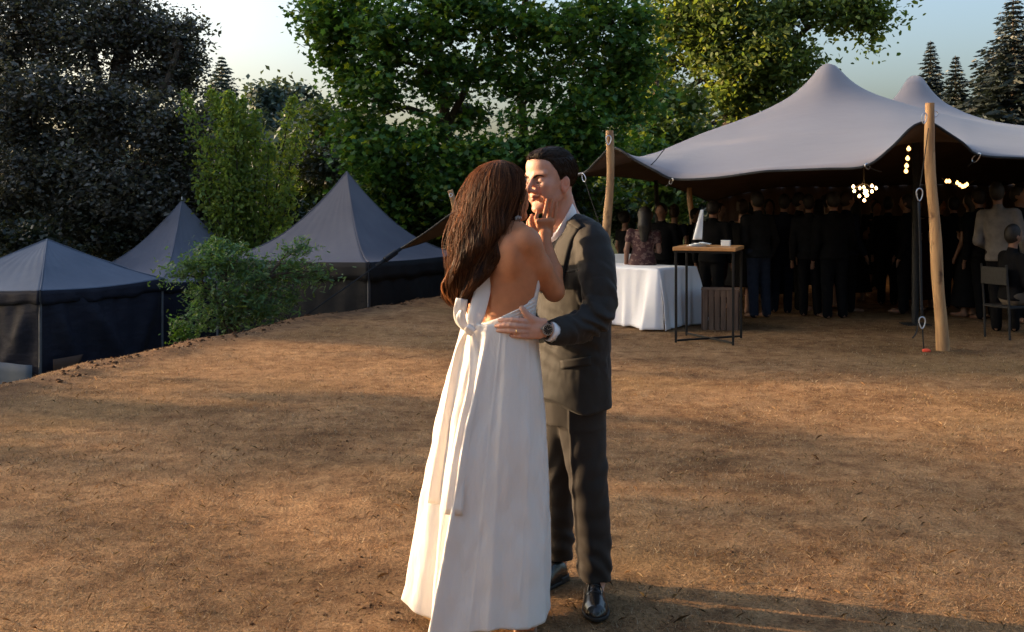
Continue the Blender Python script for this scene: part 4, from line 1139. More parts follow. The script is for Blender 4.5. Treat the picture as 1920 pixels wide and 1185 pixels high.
MB().tube([W(968,621.3,3.5545)+np.array((0, math.cos(a), math.sin(a)))*.0112 for a in np.linspace(0,2*math.pi,20,endpoint=False)], .0013, 5, closed=True).build('band', M_gold, rg, True)
# ================================================================== THE WOMAN IN WHITE
yB = R(38); FB = np.array((math.sin(yB), math.cos(yB), 0)); RB = np.array((math.cos(yB), -math.sin(yB), 0))   # facing, her right
BD = 3.70
br = empty('person', (W(935,400,BD)[0], BD, 0), 'woman with long auburn hair in a backless white dress', 'person', None)
AB = head_frame((math.sin(R(46)), math.cos(R(46))), R(8), R(-6))
hb = W(942,358,3.742); HB = .97
bd = SDF(); PB = add_head(bd, hb, AB, HB, fem=True)
def brow_(py, px, rw, rd, d=BD): c = W(px, py, d); return (c[2], c[0], c[1], rw, rd)
yr = math.atan2(RB[1], RB[0])
nbB = W(947,424,3.715)
bd.cone(PB(-.030,0,-.055), nbB, .046, .050, .02); bd.cone(PB(.010,0,-.085), nbB+FB*.02, .030, .040, .03)
TORSO = [brow_(418,948,.055,.045), brow_(434,948,.125,.066), brow_(455,946,.150,.085), brow_(490,945,.152,.098), brow_(530,944,.146,.100), brow_(570,940,.138,.098), brow_(605,937,.137,.100), brow_(650,936,.132,.098), brow_(700,934,.125,.09), brow_(760,932,.12,.085)]
bd.loft(TORSO, yr, .025)
for sg in (1,-1): bd.ell(W(945,478,BD)+RB*.072*sg-FB*.068, (.052,.030,.075), np.array([RB, FB, (0,0,1)]), .03)       # shoulder blades
for sg in (1,-1): bd.ell(W(945,505,BD)+RB*.075*sg+FB*.085, (.065,.055,.065), np.array([RB, FB, (0,0,1)]), .03)       # bust
sR, eR, wR = W(987,456,3.615), W(1039,546,3.715), W(1021,455,3.790)
bd.cone(W(950,430,3.70), W(984,448,3.625), .040, .046, .03)
bd.chain([sR, sR*.55+eR*.45+np.array((-.004,0,-.006)), eR], [.050,.046,.038], .022)
bd.chain([eR, eR*.6+wR*.4+np.array((.008,0,0)), wR], [.038,.037,.0245], .012)
sL, eL, wL = W(906,452,3.80), W(985,525,3.985), W(997,455,3.950)
bd.cone(W(945,430,3.72), sL, .040, .045, .03); bd.chain([sL, eL], [.046,.036], .02); bd.chain([eL, wL], [.035,.024], .01)
# spine groove
for k in range(6):
    py = 455+k*25; c = np.interp(py, [430,605], [948,937]); q = W(c, py, BD)
    bd.cone(q-FB*np.interp(py, [440,490,605], [.085,.108,.110]), q-FB*np.interp(py, [440,490,605], [.085,.108,.110])+np.array((0,0,-.05)), .013, .013, .026, 's')
# legs under the skirt
hR, hL = W(950,700,3.68), W(918,700,3.74)
bd.chain([hR, W(958,900,3.68), W(966,1120,3.66)], [.07,.05,.036], .03); bd.chain([hL, W(915,900,3.76), W(905,1110,3.78)], [.07,.05,.036], .03)
ftR = W(985,1180,3.585); ftR[2] = .035; bd.chain([W(966,1120,3.66), W(972,1150,3.635), ftR], [.036,.032,.022], .015)
for k in range(5): finger(bd, [ftR+np.array((-.022+.011*k, .01, .004)), ftR+np.array((-.026+.013*k, -.035+.004*k, -.012))], .010, .0075)
ftL = W(895,1160,3.70); ftL[2] = .035; bd.chain([W(905,1110,3.78), ftL], [.034,.022], .015)
# right hand on his jaw, back of the hand towards us
bd.chain([wR, W(1021,440,3.802)], [.0245,.026], .01)
bd.box(W(1021,428,3.812), (.034,.013,.040), .012, np.array([nrm((1,.12,.0)), nrm((-.12,1,.35)), nrm((0,-.35,1))]), .012)
finger(bd, [W(1019,416,3.818), W(1021,401,3.818), W(1024,386,3.828), W(1026,373,3.840)], .0084, .0060)
finger(bd, [W(1029,415,3.818), W(1032,400,3.818), W(1035,385,3.828), W(1037,372,3.838)], .0084, .0060)
finger(bd, [W(1038,419,3.815), W(1041,405,3.816), W(1043,392,3.824), W(1044,380,3.832)], .0078, .0056)
finger(bd, [W(1008,422,3.816), W(1005,410,3.815), W(1007,403,3.822), W(1008,395,3.832)], .0086, .0062)
finger(bd, [W(1008,440,3.806), W(998,428,3.812), W(995,415,3.828), W(998,404,3.842)], .0108, .0074, .008)
# left hand behind his jaw
bd.ell(W(996,440,3.945), (.022,.018,.034), None, .01)
for q_, (x, y) in enumerate(((990,412),(995,408),(1001,407),(1006,411))): finger(bd, [W(992+3*q_,434,3.94), W(990+4*q_,420,3.945), W(x+2,y,3.955)], .0082, .0062)
finger(bd, [W(1000,446,3.935), W(1004,436,3.93), W(1005,428,3.93)], .010, .0075)
tips = [W(1026,374,3.832), W(1037,373,3.83), W(1044,381,3.825), W(1008,396,3.824), W(998,405,3.834)]
def colB(V):
    q = ((V-hb)@AB.T)/HB; C = np.ones((len(V),3)); f, l, u = q[:,0], np.abs(q[:,1]), q[:,2]; head = np.linalg.norm(q, axis=1) < .17
    m = (.7*np.exp(-((u+.077)/.0085)**2)*(f > .078)*np.exp(-(l/.020)**2)*head)[:,None]; C = C*(1-m)+np.array((.95,.45,.42))*m
    m = (.85*np.exp(-((u+.0140)/.0028)**2)*np.exp(-((l-.031)/.014)**2)*(f > .068)*(f < .099)*head)[:,None]; C = C*(1-m)+np.array((.10,.07,.06))*m
    for t_ in tips:
        m = (.5*np.exp(-(np.linalg.norm(V-t_-np.array((0,-.006,0)), axis=1)/.0055)**2))[:,None]; C = C*(1-m)+np.array((1.5,1.55,1.6))*m
    return C
bodyo = sdf_obj('body', bd, .0039, M_skinB, br, color=colB)

# ------------------------------------------------------------------ dress: bodice cut from the torso, skirt lofted below
bo = SDF(); bo.loft([(z, x, y, a+.006, b+.006) for z, x, y, a, b in TORSO], yr, 0)
for sg in (1,-1): bo.ell(W(945,505,BD)+RB*.075*sg+FB*.085, (.071,.061,.071), np.array([RB, FB, (0,0,1)]), .03)
NX = np.array([(px, W(px, py, 3.62)[2]) for px, py in ((840,470),(862,540),(872,588),(893,609),(930,597),(975,575),(1000,558),(1014,535),(1030,500))])
def neck(p):
    px = 960+p[:,0]/p[:,1]*FPX; zb = np.interp(px, NX[:,0], NX[:,1]); fr_ = (p-W(945,500,BD))@FB
    zt = zb+(W(945,445,BD)[2]-zb)*sstep(.0,.05,fr_)
    return (p[:,2]-zt)*.7
bo.raw(neck, (-9,)*3, (9,)*3, .003, 'i')
zlow = W(937,640,BD)[2]
bo.raw(lambda p: zlow-p[:,2], (-9,)*3, (9,)*3, .002, 'i')
def bwr(p):
    px = 960+p[:,0]/p[:,1]*FPX; py = HOR-(p[:,2]-CAMH)/p[:,1]*FPX
    s_ = (px-900)*.42+(py-605)*.9             # gathers run along the neckline towards the side
    w_ = np.exp(-((s_-10)/22)**2)*sstep(930, 975, px)
    return -w_*.0022*(1-sstep(992,1010,px))*np.sin(s_*1.0+.6*np.sin(px*.07))-.0012*vnoise(p[:,0]*30, p[:,1]*30, p[:,2]*30)
dress = sdf_obj('dress', bo, .0037, M_dress, br, disp=bwr)
# skirt: outline read from the photograph (left px, right px), with pressed pleats
ROW = np.array([(600,868,1006),(640,859,1010),(700,841,1017),(780,818,1023),(900,797,1028),(1000,780,1030),(1135,757,1031),(1165,752,1031)], float)
nT, nA = 120, 360
G = np.zeros((nA+1, nT, 3)); z_top = W(937,600,BD)[2]; z_hem = .055
th = np.linspace(-math.pi, math.pi, nA+1)
cam_dirs = None
for j in range(nT):
    f = j/(nT-1); z = z_top+(z_hem-z_top)*f
    py = HOR+(CAMH-z)/BD*FPX; l_ = np.interp(py, ROW[:,0], ROW[:,1]); r_ = np.interp(py, ROW[:,0], ROW[:,2])
    cx = (W((l_+r_)/2, py, BD))[0]; hw = (r_-l_)/2/FPX*BD; hd = np.interp(f, [0,.2,.5,1], [.128,.155,.195,.235])
    cy = BD-.005-.02*f
    # angle 0 faces the camera (-Y), positive to the right (+X)
    x = np.sin(th); y = -np.cos(th)
    grow = f**.85
    pleat = 0*th
    def ridge(a0, wdt, amp): 
        d_ = (th-a0+math.pi)%(2*math.pi)-math.pi; return amp*np.exp(-(np.abs(d_)/wdt)**1.35)
    fx = -.30-.22*f
    pleat += ridge(fx, .085, .062*grow)-ridge(fx-.17, .10, .085*grow)            # the deep fold left of the middle
    pleat += -ridge(-1.0, .26, .085*grow)+ridge(-1.45, .10, .015*grow)
    pleat += ridge(.18, .05, .004*grow+.002)+ridge(.62+.1*f, .09, .010*grow)-ridge(.42, .16, .010*grow)+ridge(1.05, .10, .007*grow)
    pleat += ridge(2.2, .15, .04*grow)-ridge(2.7, .15, .04*grow)+ridge(-2.2, .15, .04*grow)-ridge(-2.7, .15, .03*grow)
    pleat += ridge(.05-.12*f, .016, .0022)+ridge(.80-.25*f, .016, .0022)
    pleat += .0015*grow*np.sin(th*19+2*np.sin(f*5))+.006*vnoise(th*3.2, f*5, 2.0)*sstep(0,.15,f)+.003*vnoise(th*9, f*16, 5.0)*sstep(.05,.2,f)
    rx = hw*.985+pleat; ry = hd+pleat*1.05
    ex_ = 2.25; rr = (np.abs(x)**ex_+np.abs(y)**ex_)**(-1/ex_)
    G[:,j,0] = cx+x*rr*rx; G[:,j,1] = cy+y*rr*ry
    zz = z+0*th
    if f > .9: zz = z+(f-.9)*10*(.012*np.sin(th*3+1)+.018*np.exp(-((th-1.5)/.6)**2)+.045*sstep(-.9,-1.6,th))
    G[:,j,2] = zz
SK = G
sk = link('skirt', grid_mesh('skirt', G), M_dress, dress); thicken(sk, .003, -1)
def skirt_at(px, py, off=.006):
    """front surface of the skirt at a pixel: nearest camera-facing grid vertex"""
    V = SK.reshape(-1,3); u = 960+V[:,0]/V[:,1]*FPX; v = HOR-(V[:,2]-CAMH)/V[:,1]*FPX
    d2 = (u-px)**2+(v-py)**2; c = np.argsort(d2)[:40]; d = np.percentile(V[c,1], 12); return W(px, py, d-off)
def ribbon(name, pts, wd_, parent, off=.006, fold=0., n=30, m=7, depth=None, th_=.0012, tw=0.):
    P2 = smooth_path([(x, y, w_) for (x, y), w_ in zip(pts, wd_)], n); tan = np.gradient(P2[:,:2], axis=0); tan /= np.linalg.norm(tan, axis=1)[:,None]; sd = np.stack([-tan[:,1], tan[:,0]], -1)
    Gd = np.zeros((n, m, 3))
    dcol = np.array([depth(*P2[i,:2]) if depth else skirt_at(P2[i,0], P2[i,1], off)[1] for i in range(n)])
    ker = np.ones(7)/7; dcol = np.convolve(np.r_[[dcol[0]]*3, dcol, [dcol[-1]]*3], ker, 'valid')
    for i in range(n):
        for j in range(m):
            u = j/(m-1)-.5; q = P2[i,:2]+sd[i]*u*P2[i,2]; Gd[i,j] = W(q[0], q[1], dcol[i]+fold*.45*abs(u)*2+tw*u-.0015*math.cos(u*7+i*.25))
    return thicken(link(name, grid_mesh(name, Gd), M_dress, parent), th_)
# broad strap from under the hair to the bow, and the tails
def back_d(px, py):
    s_ = bd
    return drop(bd, W(px, py, 3.7), .012)[0][1]
ribbon('strap', [(921,488),(913,510),(905,545),(893,590),(884,618)], [22,26,30,31,20], dress, depth=lambda x, y: min(back_d(x, min(y, 590)), np.interp(y, [488,530,600], [3.66,3.62,3.585])), fold=.006)
ribbon('strap', [(866,560),(862,585),(864,602),(874,615)], [22,24,20,12], dress, depth=lambda x, y: 3.600, fold=.012)
ribbon('ribbon_tail', [(884,622),(889,660),(888,720),(872,800),(858,880),(850,966)], [9,18,23,28,31,36], dress, off=.007, fold=.004, tw=.005)
ribbon('ribbon_tail', [(876,622),(862,660),(850,730),(838,800),(826,870),(816,945)], [9,16,21,25,27,29], dress, off=.008, fold=.004, tw=-.005)
ribbon('bow_loop', [(880,618),(869,610),(864,596),(866,582)], [10,16,18,8], dress, depth=lambda x, y: 3.575, fold=.014)
ribbon('bow_knot', [(874,613),(880,618),(888,624)], [16,20,16], dress, depth=lambda x, y: 3.562, fold=.016, n=10)
# halter band round the neck
MB().tube([nbB+np.array((0,0,.030))+RB*math.cos(a)*.053+FB*math.sin(a)*.050 for a in np.linspace(0,2*math.pi,30,endpoint=False)], .011, 8, closed=True).build('neck_band', M_dress, dress, True)
# sandal under the hem
MB().tube(smooth_path([ftR+np.array((-.035,0,-.004)), ftR+np.array((-.015,-.012,.022)), ftR+np.array((.015,-.012,.022)), ftR+np.array((.04,0,-.004))], 10), .007, 6).build('sandal_strap', M_dress, br, True)
MB().box(ftR+np.array((0,0,-.027)), (.085,.14,.014), bevel=.006).build('sandal_sole', simple('nude_sole', (.35,.22,.15), .5, .1), br)
er = MB(); er.tube([PB(-.004,-.085,-.050+.004*math.sin(a))+.006*np.array((math.cos(a),0,math.sin(a))) for a in np.linspace(0,2*math.pi,12,endpoint=False)], .0022, 6, closed=True); er.build('earring', M_gold, br, True)

# ------------------------------------------------------------------ long hair
SEC = [(.00, 937,300, 4, .012, 3.735),(.03, 937,303, 19,.045,3.735),(.06, 936,309, 31,.070,3.735),(.10, 935,319, 41,.090,3.735),(.15, 932,332, 48,.098,3.730),(.25, 926,362, 53,.096,3.715),(.36, 916,395, 52,.078,3.695),(.48, 908,430, 54,.070,3.675),(.60, 900,465, 54,.062,3.660),(.72, 888,500, 43,.055,3.655),(.84, 877,532, 34,.046,3.655),(.93, 871,556, 26,.036,3.655),(1.0, 870,576, 18,.028,3.655)]
S_ = np.array(SEC); S_d = np.linspace(0,1,120); S_i = np.stack([np.interp(S_d, S_[:,0], S_[:,k]) for k in range(6)], -1)
ker = np.array((0,1,2,3,2,1,0.))/9; S_i[0] = S_[0]; S_p = np.vstack([S_i[:1]]*3+[S_i]+[S_i[-1:]]*3); S_i = sum(ker[j]*S_p[j:j+120] for j in range(7))
def hair_pt(t_, th_, rho):
    q = [np.interp(t_, S_d, S_i[:,k]) for k in range(1,6)]
    s_ = q[4]/FPX; cx = (q[0]-960)*s_; cz = CAMH+(HOR-q[1])*s_
    return np.stack([cx+np.sin(th_)*rho*q[2]*s_, q[4]-np.cos(th_)*rho*q[3], cz+0*th_], -1)
# inner mass
tg = np.linspace(.02,.98,60); ag = np.linspace(-math.pi, math.pi, 73)
TT, AA = np.meshgrid(tg, ag, indexing='ij'); rho = (.86-.5*sstep(.78,1,TT))+.04*np.sin(AA*11+TT*9)+.03*np.sin(AA*23+TT*4)
Gh = hair_pt(TT.ravel(), AA.ravel(), rho.ravel()).reshape(60,73,3)
me = grid_mesh('hair', Gh); vcol(me, np.full((60*73,3), .15)); hairo = link('hair', me, M_hairB, br)
g = np.random.default_rng(17); nl = 190; m_ = 21
lk_th = g.uniform(-math.pi, math.pi, nl); lk_ph = 1.6*np.sin(lk_th*1.5)+2.2*lk_th+g.normal(0,.45,nl); lk_am = g.uniform(.5,1.7,nl); lk_end = g.uniform(.74,1.05,nl); lk_rho = g.uniform(.86,1.10,nl); lk_tint = g.random(nl)
ns_ = 10500; k = g.integers(0, nl, ns_)
tt = np.linspace(0,1,m_)[None]*np.clip(lk_end[k]+g.normal(0,.025,ns_),.55,1.06)[:,None]
st_ = (g.random(ns_)**1.5*.10)[:,None]; tt = st_+tt*(1-st_)
spread = g.normal(0,1,ns_)[:,None]*(.10-.055*tt)
wave = lk_am[k][:,None]*np.sin(2*math.pi*(1.9*tt)+lk_ph[k][:,None])*sstep(.25,.7,tt)*.20
tha = lk_th[k][:,None]+spread+wave+g.normal(0,.012,(ns_,m_))
rh = 1+(lk_rho[k][:,None]-1)*(.3+tt)+g.normal(0,.02,ns_)[:,None]+.13*lk_am[k][:,None]*np.cos(2*math.pi*(1.9*tt)+lk_ph[k][:,None]+.7)*sstep(.4,.8,tt)+.015*np.sin(tt*40+lk_ph[k][:,None])
tc_ = np.clip(tt,0,1); pth = hair_pt(tc_.ravel(), tha.ravel(), rh.ravel()).reshape(ns_,m_,3); pth[...,2] -= np.maximum(tt-1,0)*.25
wv = sstep(.22,.62,tt)*(.55+.45*lk_am[k][:,None]); ph_ = 2*math.pi*2.6*tt+.9*lk_ph[k][:,None]
pth[...,0] += wv*.017*np.sin(ph_); pth[...,1] += wv*.015*np.cos(ph_*1.0+.8)
tint = np.clip(.75*lk_tint[k]**1.6+.30*g.random(ns_)**2,0,1)
axc = hair_pt(tc_.ravel(), np.zeros(tc_.size), np.zeros(tc_.size)).reshape(ns_,m_,3)
link('hair_strands', ribbons(pth, .0019, tint, axc), M_hairB, hairo)
# flyaway hairs
nf = 420; tt = np.linspace(0,1,m_)[None]*g.uniform(.4,1.0,nf)[:,None]; tha = g.uniform(-math.pi,math.pi,nf)[:,None]+.25*np.sin(tt*5+g.uniform(0,6,nf)[:,None]); rh = 1.04+(g.random(nf)[:,None]**2*.34)*np.sin(tt*3)+.03*np.sin(tt*22+g.uniform(0,6,nf)[:,None])
pth = hair_pt(tt.ravel(), tha.ravel(), rh.ravel()).reshape(nf,m_,3)
link('flyaway_hair', strands(pth, .0006, g.random(nf)), M_hairB, hairo)
# ================================================================== GUESTS UNDER THE TENT
M_skinD = skin('skin_guest_shaded', (.22,.12,.08));  # skin tone darkened to mimic the shade under the tent
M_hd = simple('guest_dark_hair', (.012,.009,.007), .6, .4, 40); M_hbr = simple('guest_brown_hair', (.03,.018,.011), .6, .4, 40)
def clothm(n, c): return simple(n, c, .9, .2, 12, spec=.05)  # guest cloth tones, print included, are lowered in place of tent shade
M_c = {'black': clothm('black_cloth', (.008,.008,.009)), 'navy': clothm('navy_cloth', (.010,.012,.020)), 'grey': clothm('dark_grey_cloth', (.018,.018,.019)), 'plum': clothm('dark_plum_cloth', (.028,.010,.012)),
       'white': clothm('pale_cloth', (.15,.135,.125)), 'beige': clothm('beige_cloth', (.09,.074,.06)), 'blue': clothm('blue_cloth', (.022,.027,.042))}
t = NT('patterned_dress'); c = t.coord('Object'); n = t.noise(c, 22, 3); t.set(Base_Color=t.ramp(n, [(.44, (.045,.012,.014)), (.52, (.055,.016,.016)), (.58, (.15,.09,.075))]), Roughness=.8); M_c['print'] = t.m
def guest_meshes(kind, hgt=1.75, res=.017):
    """standing 1.75 m tall figure facing -Y (or seated); returns (body, clothes, legs, hair) meshes"""
    b = SDF(); H = hgt/1.75; fem = kind.startswith('woman'); seat = kind == 'seated'
    hz = (1.62 if not seat else 1.18)*H
    b.ell((0,0,hz), (.075*H,.095*H,.12*H)); b.ell((0,-.085*H,hz-.02*H), (.014,.03,.02), None, .015)
    for sg in (-1,1): b.ell((sg*.078*H,.005,hz-.015), (.012,.02,.03), None, .008)
    sz = hz-.25*H; hipz = .92*H if not seat else .50*H
    b.cone((0,.01,hz-.07), (0,.01,sz+.03), .05, .055, .02)
    sw = .19 if not fem else .165
    b.cone((-sw*.8,0,sz-.01), (sw*.8,0,sz-.01), .045, .045, .03); b.cone((0,0,sz-.02), (0,0,hipz), .075, .085, .03)
    pose = {'man_suit': [(.24,-.02,.30,.20,-.16,.55),(.24,.0,.32,.25,-.05,.58)], 'man_shirt': [(.26,.0,.31,.24,-.1,.56),(.25,.02,.31,.12,-.2,.42)], 'woman_long': [(.20,0,.28,.12,-.22,.28),(.21,0,.29,.20,-.08,.53)], 'woman_bun': [(.21,0,.28,.18,-.18,.20),(.20,0,.28,.19,-.06,.52)], 'seated': [(.24,-.06,.28,.14,-.3,.42),(.24,-.06,.28,.15,-.28,.43)]}[kind]
    arms = []
    for (ex, ey, ed, hx, hy, hd), sg in zip(pose, (-1,1)):
        S0 = (sg*sw, 0, sz-.01); E = (sg*ex, ey+.03, sz-ed*H); Hd = (sg*hx, hy, sz-hd*H); arms.append((S0, E, Hd))
        b.chain([S0, E, Hd], [.042,.036,.026], .02); b.ell(np.array(Hd)+np.array((0,-.02,-.05 if hd > .5 else .03)), (.028,.022,.05), None, .015)
        for k in range(4): b.cone(np.array(Hd)+np.array((-.02+.013*k,-.025,-.07 if hd > .5 else .05)), np.array(Hd)+np.array((-.022+.014*k,-.035,-.125 if hd > .5 else .10)), .009, .007, .004)
    legs = []
    for sg in (-1,1):
        if seat: pts = [(sg*.09,0,.48), (sg*.11,-.42,.47), (sg*.11,-.40,.06)]
        else: pts = [(sg*.085,0,hipz), (sg*.09,-.01,.50*H), (sg*.10,.0,.06)]
        legs.append(pts); b.chain(pts, [.06,.045,.034], .03); b.cone((pts[-1][0],pts[-1][1]+.02,.045), (pts[-1][0]*1.15,pts[-1][1]-.17,.03), .04, .028, .02)
    c = SDF()
    fr_ = .012
    if fem:
        c.loft([(sz+.02,0,0,sw*.9,.075),(sz-.12,0,0,.155,.115),(sz-.28,0,0,.135,.10),(hipz,0,0,.18,.135),(.55,0,0,.21,.17),(.16 if kind == 'woman_long' else .42,0,0,.27,.22)], 0, .02)
        for S0, E, Hd in arms: c.chain([S0, np.array(S0)*.55+np.array(E)*.45], [.056,.052], .03)
    else:
        c.loft([(sz+.04,0,0,sw*.62,.07),(sz-.03,0,0,sw*1.02,.10),(sz-.15,0,0,.19,.125),(sz-.35,0,0,.165,.115),(hipz-.10 if not seat else hipz-.06,0,0,.19,.135)], 0, .02, ex=2.3)
        c.cone((-sw*.85,0,sz-.005), (sw*.85,0,sz-.005), .066, .066, .03); c.cone((0,.02,sz), (0,.015,sz+.075), .08, .062, .02)
        for S0, E, Hd in arms: c.chain([S0, E, np.array(E)*.15+np.array(Hd)*.85], [.068,.056,.044], .02)
    out = [b, c]
    if not fem:
        l = SDF(); l.ell((0,0,hipz-.02), (.17,.125,.14))
        for pts in legs: l.chain(pts, [.098,.075,.062], .03)
        out.append(l)
    else: out.append(None)
    h = SDF()
    if kind == 'woman_long':
        h.ell((0,.02,hz+.02), (.092,.108,.115)); h.chain([(0,.06,hz), (0,.09,hz-.16), (0,.10,hz-.36)], [.085,.085,.05], .03); h.ell((0,-.095,hz-.03), (.062,.075,.11), None, .015, 's')
    elif kind == 'woman_bun':
        h.ell((0,.02,hz+.010), (.089,.106,.125)); h.ell((0,.11,hz+.06), (.05,.045,.05), None, .015); h.ell((0,-.085,hz-.045), (.07,.075,.11), None, .015, 's')
    else:
        h.ell((0,.02,hz+.012), (.086,.104,.122)); h.ell((0,-.085,hz-.06), (.085,.085,.11), None, .012, 's')
    out.append(h)
    return [None if q is None else npmesh('guest', *q.surface(res, None, 1)) for q in out]
PROTO = {}
for k_ in ('man_suit','man_shirt','woman_long','woman_bun','seated'):
    ms = guest_meshes(k_)
    for q in ms:
        if q is not None: q.polygons.foreach_set('use_smooth', np.ones(len(q.polygons), bool))
    ms[0].materials.append(M_skinD); vcol(ms[0], np.ones((len(ms[0].vertices),3)))
    PROTO[k_] = ms
def guest(kind, px, py, d, rz, top, legs_m, hair, label, hh=None):
    head_z = CAMH+(HOR-py)/FPX*d; H = head_z/1.755 if kind != 'seated' else 1.0
    loc = W(px, 400, d); e = empty('person', (loc[0], d, float(ground_z(loc[0], d))), label, 'person', 'guests under the tent')
    jt = np.random.default_rng(int(px*7)); e.rotation_euler = (jt.normal(0,.03), jt.normal(0,.04), rz+jt.normal(0,.5)); sxy = .5*(1+H)*jt.uniform(.92,1.1); e.scale = (sxy, sxy, H)
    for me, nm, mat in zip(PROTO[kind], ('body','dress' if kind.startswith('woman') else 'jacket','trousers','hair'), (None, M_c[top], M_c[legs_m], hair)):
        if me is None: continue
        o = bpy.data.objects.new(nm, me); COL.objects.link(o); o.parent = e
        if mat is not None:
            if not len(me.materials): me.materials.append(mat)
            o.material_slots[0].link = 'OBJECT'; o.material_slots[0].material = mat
GEN = 'dark silhouetted guest standing in the crowd under the tent'
g = np.random.default_rng(21)
GUESTS = [('woman_long',1200,386,12.9,2.6,'print','print',M_hd,'woman in a dark red patterned dress at the left end of the crowd'),
 ('man_suit',1239,381,14.2,.4,'black','black',M_hd,GEN),('woman_bun',1266,382,14.8,3.0,'navy','navy',M_hbr,GEN),('man_suit',1298,388,16.0,1.2,'black','black',M_hd,GEN),
 ('man_suit',1331,373,13.4,2.9,'black','black',M_hd,GEN),('woman_long',1361,381,14.6,.3,'plum','plum',M_hd,GEN),('woman_bun',1389,373,13.9,1.9,'black','black',M_hbr,GEN),
 ('man_shirt',1426,358,13.4,3.0,'grey','blue',M_hd,'man with blue trousers in the middle of the dark crowd'),('woman_long',1443,373,15.4,.6,'black','black',M_hd,GEN),('man_suit',1464,362,14.0,3.4,'navy','navy',M_hd,GEN),
 ('man_suit',1497,359,14.4,2.2,'black','black',M_hd,GEN),('man_suit',1520,362,13.6,3.1,'grey','black',M_hd,GEN),('woman_bun',1558,362,14.8,.2,'black','black',M_hd,GEN),('man_suit',1566,358,13.3,2.7,'black','black',M_hd,GEN),
 ('man_suit',1586,357,14.2,.9,'navy','black',M_hbr,GEN),('woman_long',1608,372,15.6,3.6,'black','black',M_hd,GEN),('woman_bun',1640,376,16.4,.4,'black','black',M_hd,GEN),('man_suit',1664,366,15.2,2.9,'black','black',M_hd,GEN),
 ('man_suit',1694,362,14.0,3.3,'black','black',M_hd,GEN),('woman_long',1735,366,14.6,.1,'plum','black',M_hbr,GEN),('man_suit',1786,366,14.6,2.5,'black','black',M_hd,GEN),('woman_long',1815,360,13.5,3.2,'black','black',M_hd,GEN),
 ('man_suit',1852,351,13.2,2.6,'black','black',M_hd,GEN),('man_shirt',1886,338,12.0,3.0,'white','black',M_hd,'man in a pale shirt seen from behind at the right edge'),('man_suit',1916,346,12.9,.5,'black','black',M_hd,GEN),
 ('man_suit',1480,372,17.2,.2,'black','black',M_hd,GEN),('man_suit',1405,378,16.6,2.8,'black','black',M_hd,GEN),('woman_bun',1345,384,17.0,.5,'black','black',M_hd,GEN),('woman_long',1540,372,17.0,2.8,'black','black',M_hd,GEN),('man_suit',1760,372,16.8,.3,'black','black',M_hd,GEN),
 ('man_suit',1218,392,17.4,.3,'black','black',M_hd,GEN),('woman_bun',1180,394,15.0,2.4,'black','black',M_hd,GEN),('man_suit',1630,370,17.8,.2,'black','black',M_hd,GEN),('man_suit',1710,372,17.5,2.9,'black','black',M_hd,GEN),('man_suit',1835,368,16.5,.4,'black','black',M_hd,GEN)]
ORD = ['first','second','third','fourth','fifth','sixth','seventh','eighth','ninth','tenth','eleventh','twelfth','thirteenth','fourteenth','fifteenth','sixteenth','seventeenth','eighteenth','nineteenth','twentieth']
ORD += ['twenty '+w_ for w_ in ORD[:9]]+['thirtieth']+['thirty '+w_ for w_ in ORD[:9]]
for i_, q in enumerate(sorted(GUESTS, key=lambda r_: r_[1])):
    q = list(q)
    if q[8] == GEN:
        q[8] = {'man_suit': 'guest in a dark suit', 'man_shirt': 'guest in a dark shirt', 'woman_long': 'long haired guest in a dark dress', 'woman_bun': 'guest in a dark dress with pinned hair'}[q[0]]+', '+ORD[i_]+' head from the left'
    guest(*q)
guest('seated', 1893, 470, 11.4, 1.9, 'black', 'beige', M_hd, 'seated guest in beige trousers below the man in the pale shirt')
q = W(1893,400,11.4)
chs = empty('folding_chair', (q[0], 11.4, 0), 'dark chair under the seated guest at the right edge', 'chair')
q = np.array((q[0], 11.4, 0.)); a_ = 1.9; AXs = np.array([(math.cos(a_), math.sin(a_),0), (-math.sin(a_), math.cos(a_),0), (0,0,1)]); L_ = lambda x,y,z: q+AXs.T@np.array((x,y,z))
MB().box(L_(0,0,.37), (.40,.40,.03), AXs, .008).build('seat', M_black, chs)
for sx in (-.18,.18):
    MB().tube([L_(sx,.18,0), L_(sx,.19,.40), L_(sx,.23,.85)], .013, 6).build('leg', M_black, chs, True); MB().tube([L_(sx,-.18,0), L_(sx,-.17,.37)], .013, 6).build('leg', M_black, chs, True)
MB().box(L_(0,.225,.72), (.38,.02,.2), AXs, .006).build('backrest', M_black, chs)
# ================================================================== TREES
def oval_leaf(n=6, asp=.55):
    a = np.linspace(0, 2*math.pi, n, endpoint=False)
    return np.stack([np.cos(a)*.5*asp*(1), np.sin(a)*.5, .06*np.cos(2*a)], -1)
def maple_leaf():
    pts = [(.36,-.36),(.26,-.08),(.52,.14),(.18,.18),(0,.55),(-.18,.18),(-.52,.14),(-.26,-.08),(-.36,-.36)]
    return np.array([(x, y, .10*abs(x)-.05*y) for x, y in pts])
def twig_leaf():       # coarse toothed outline for firs and far leaves
    return np.array([(.0,-.5,0),(.20,-.16,.02),(.06,-.08,0),(.14,.18,.02),(0,.55,0),(-.14,.18,.02),(-.06,-.08,0),(-.20,-.16,.02)])
def spray_leaf():       # a small twig with several leaflets drawn as one serrated outline
    pts = []
    k = 5
    for i in range(k):
        y = -.5+i/k; pts += [(.03, y), (.20*(1-.3*i/k), y+.13), (.05, y+.15)]
    pts.append((0,.55)); pts += [(-x, y) for x, y in pts[-2::-1]]
    return np.array([(x, y, .12*abs(x)) for x, y in pts])
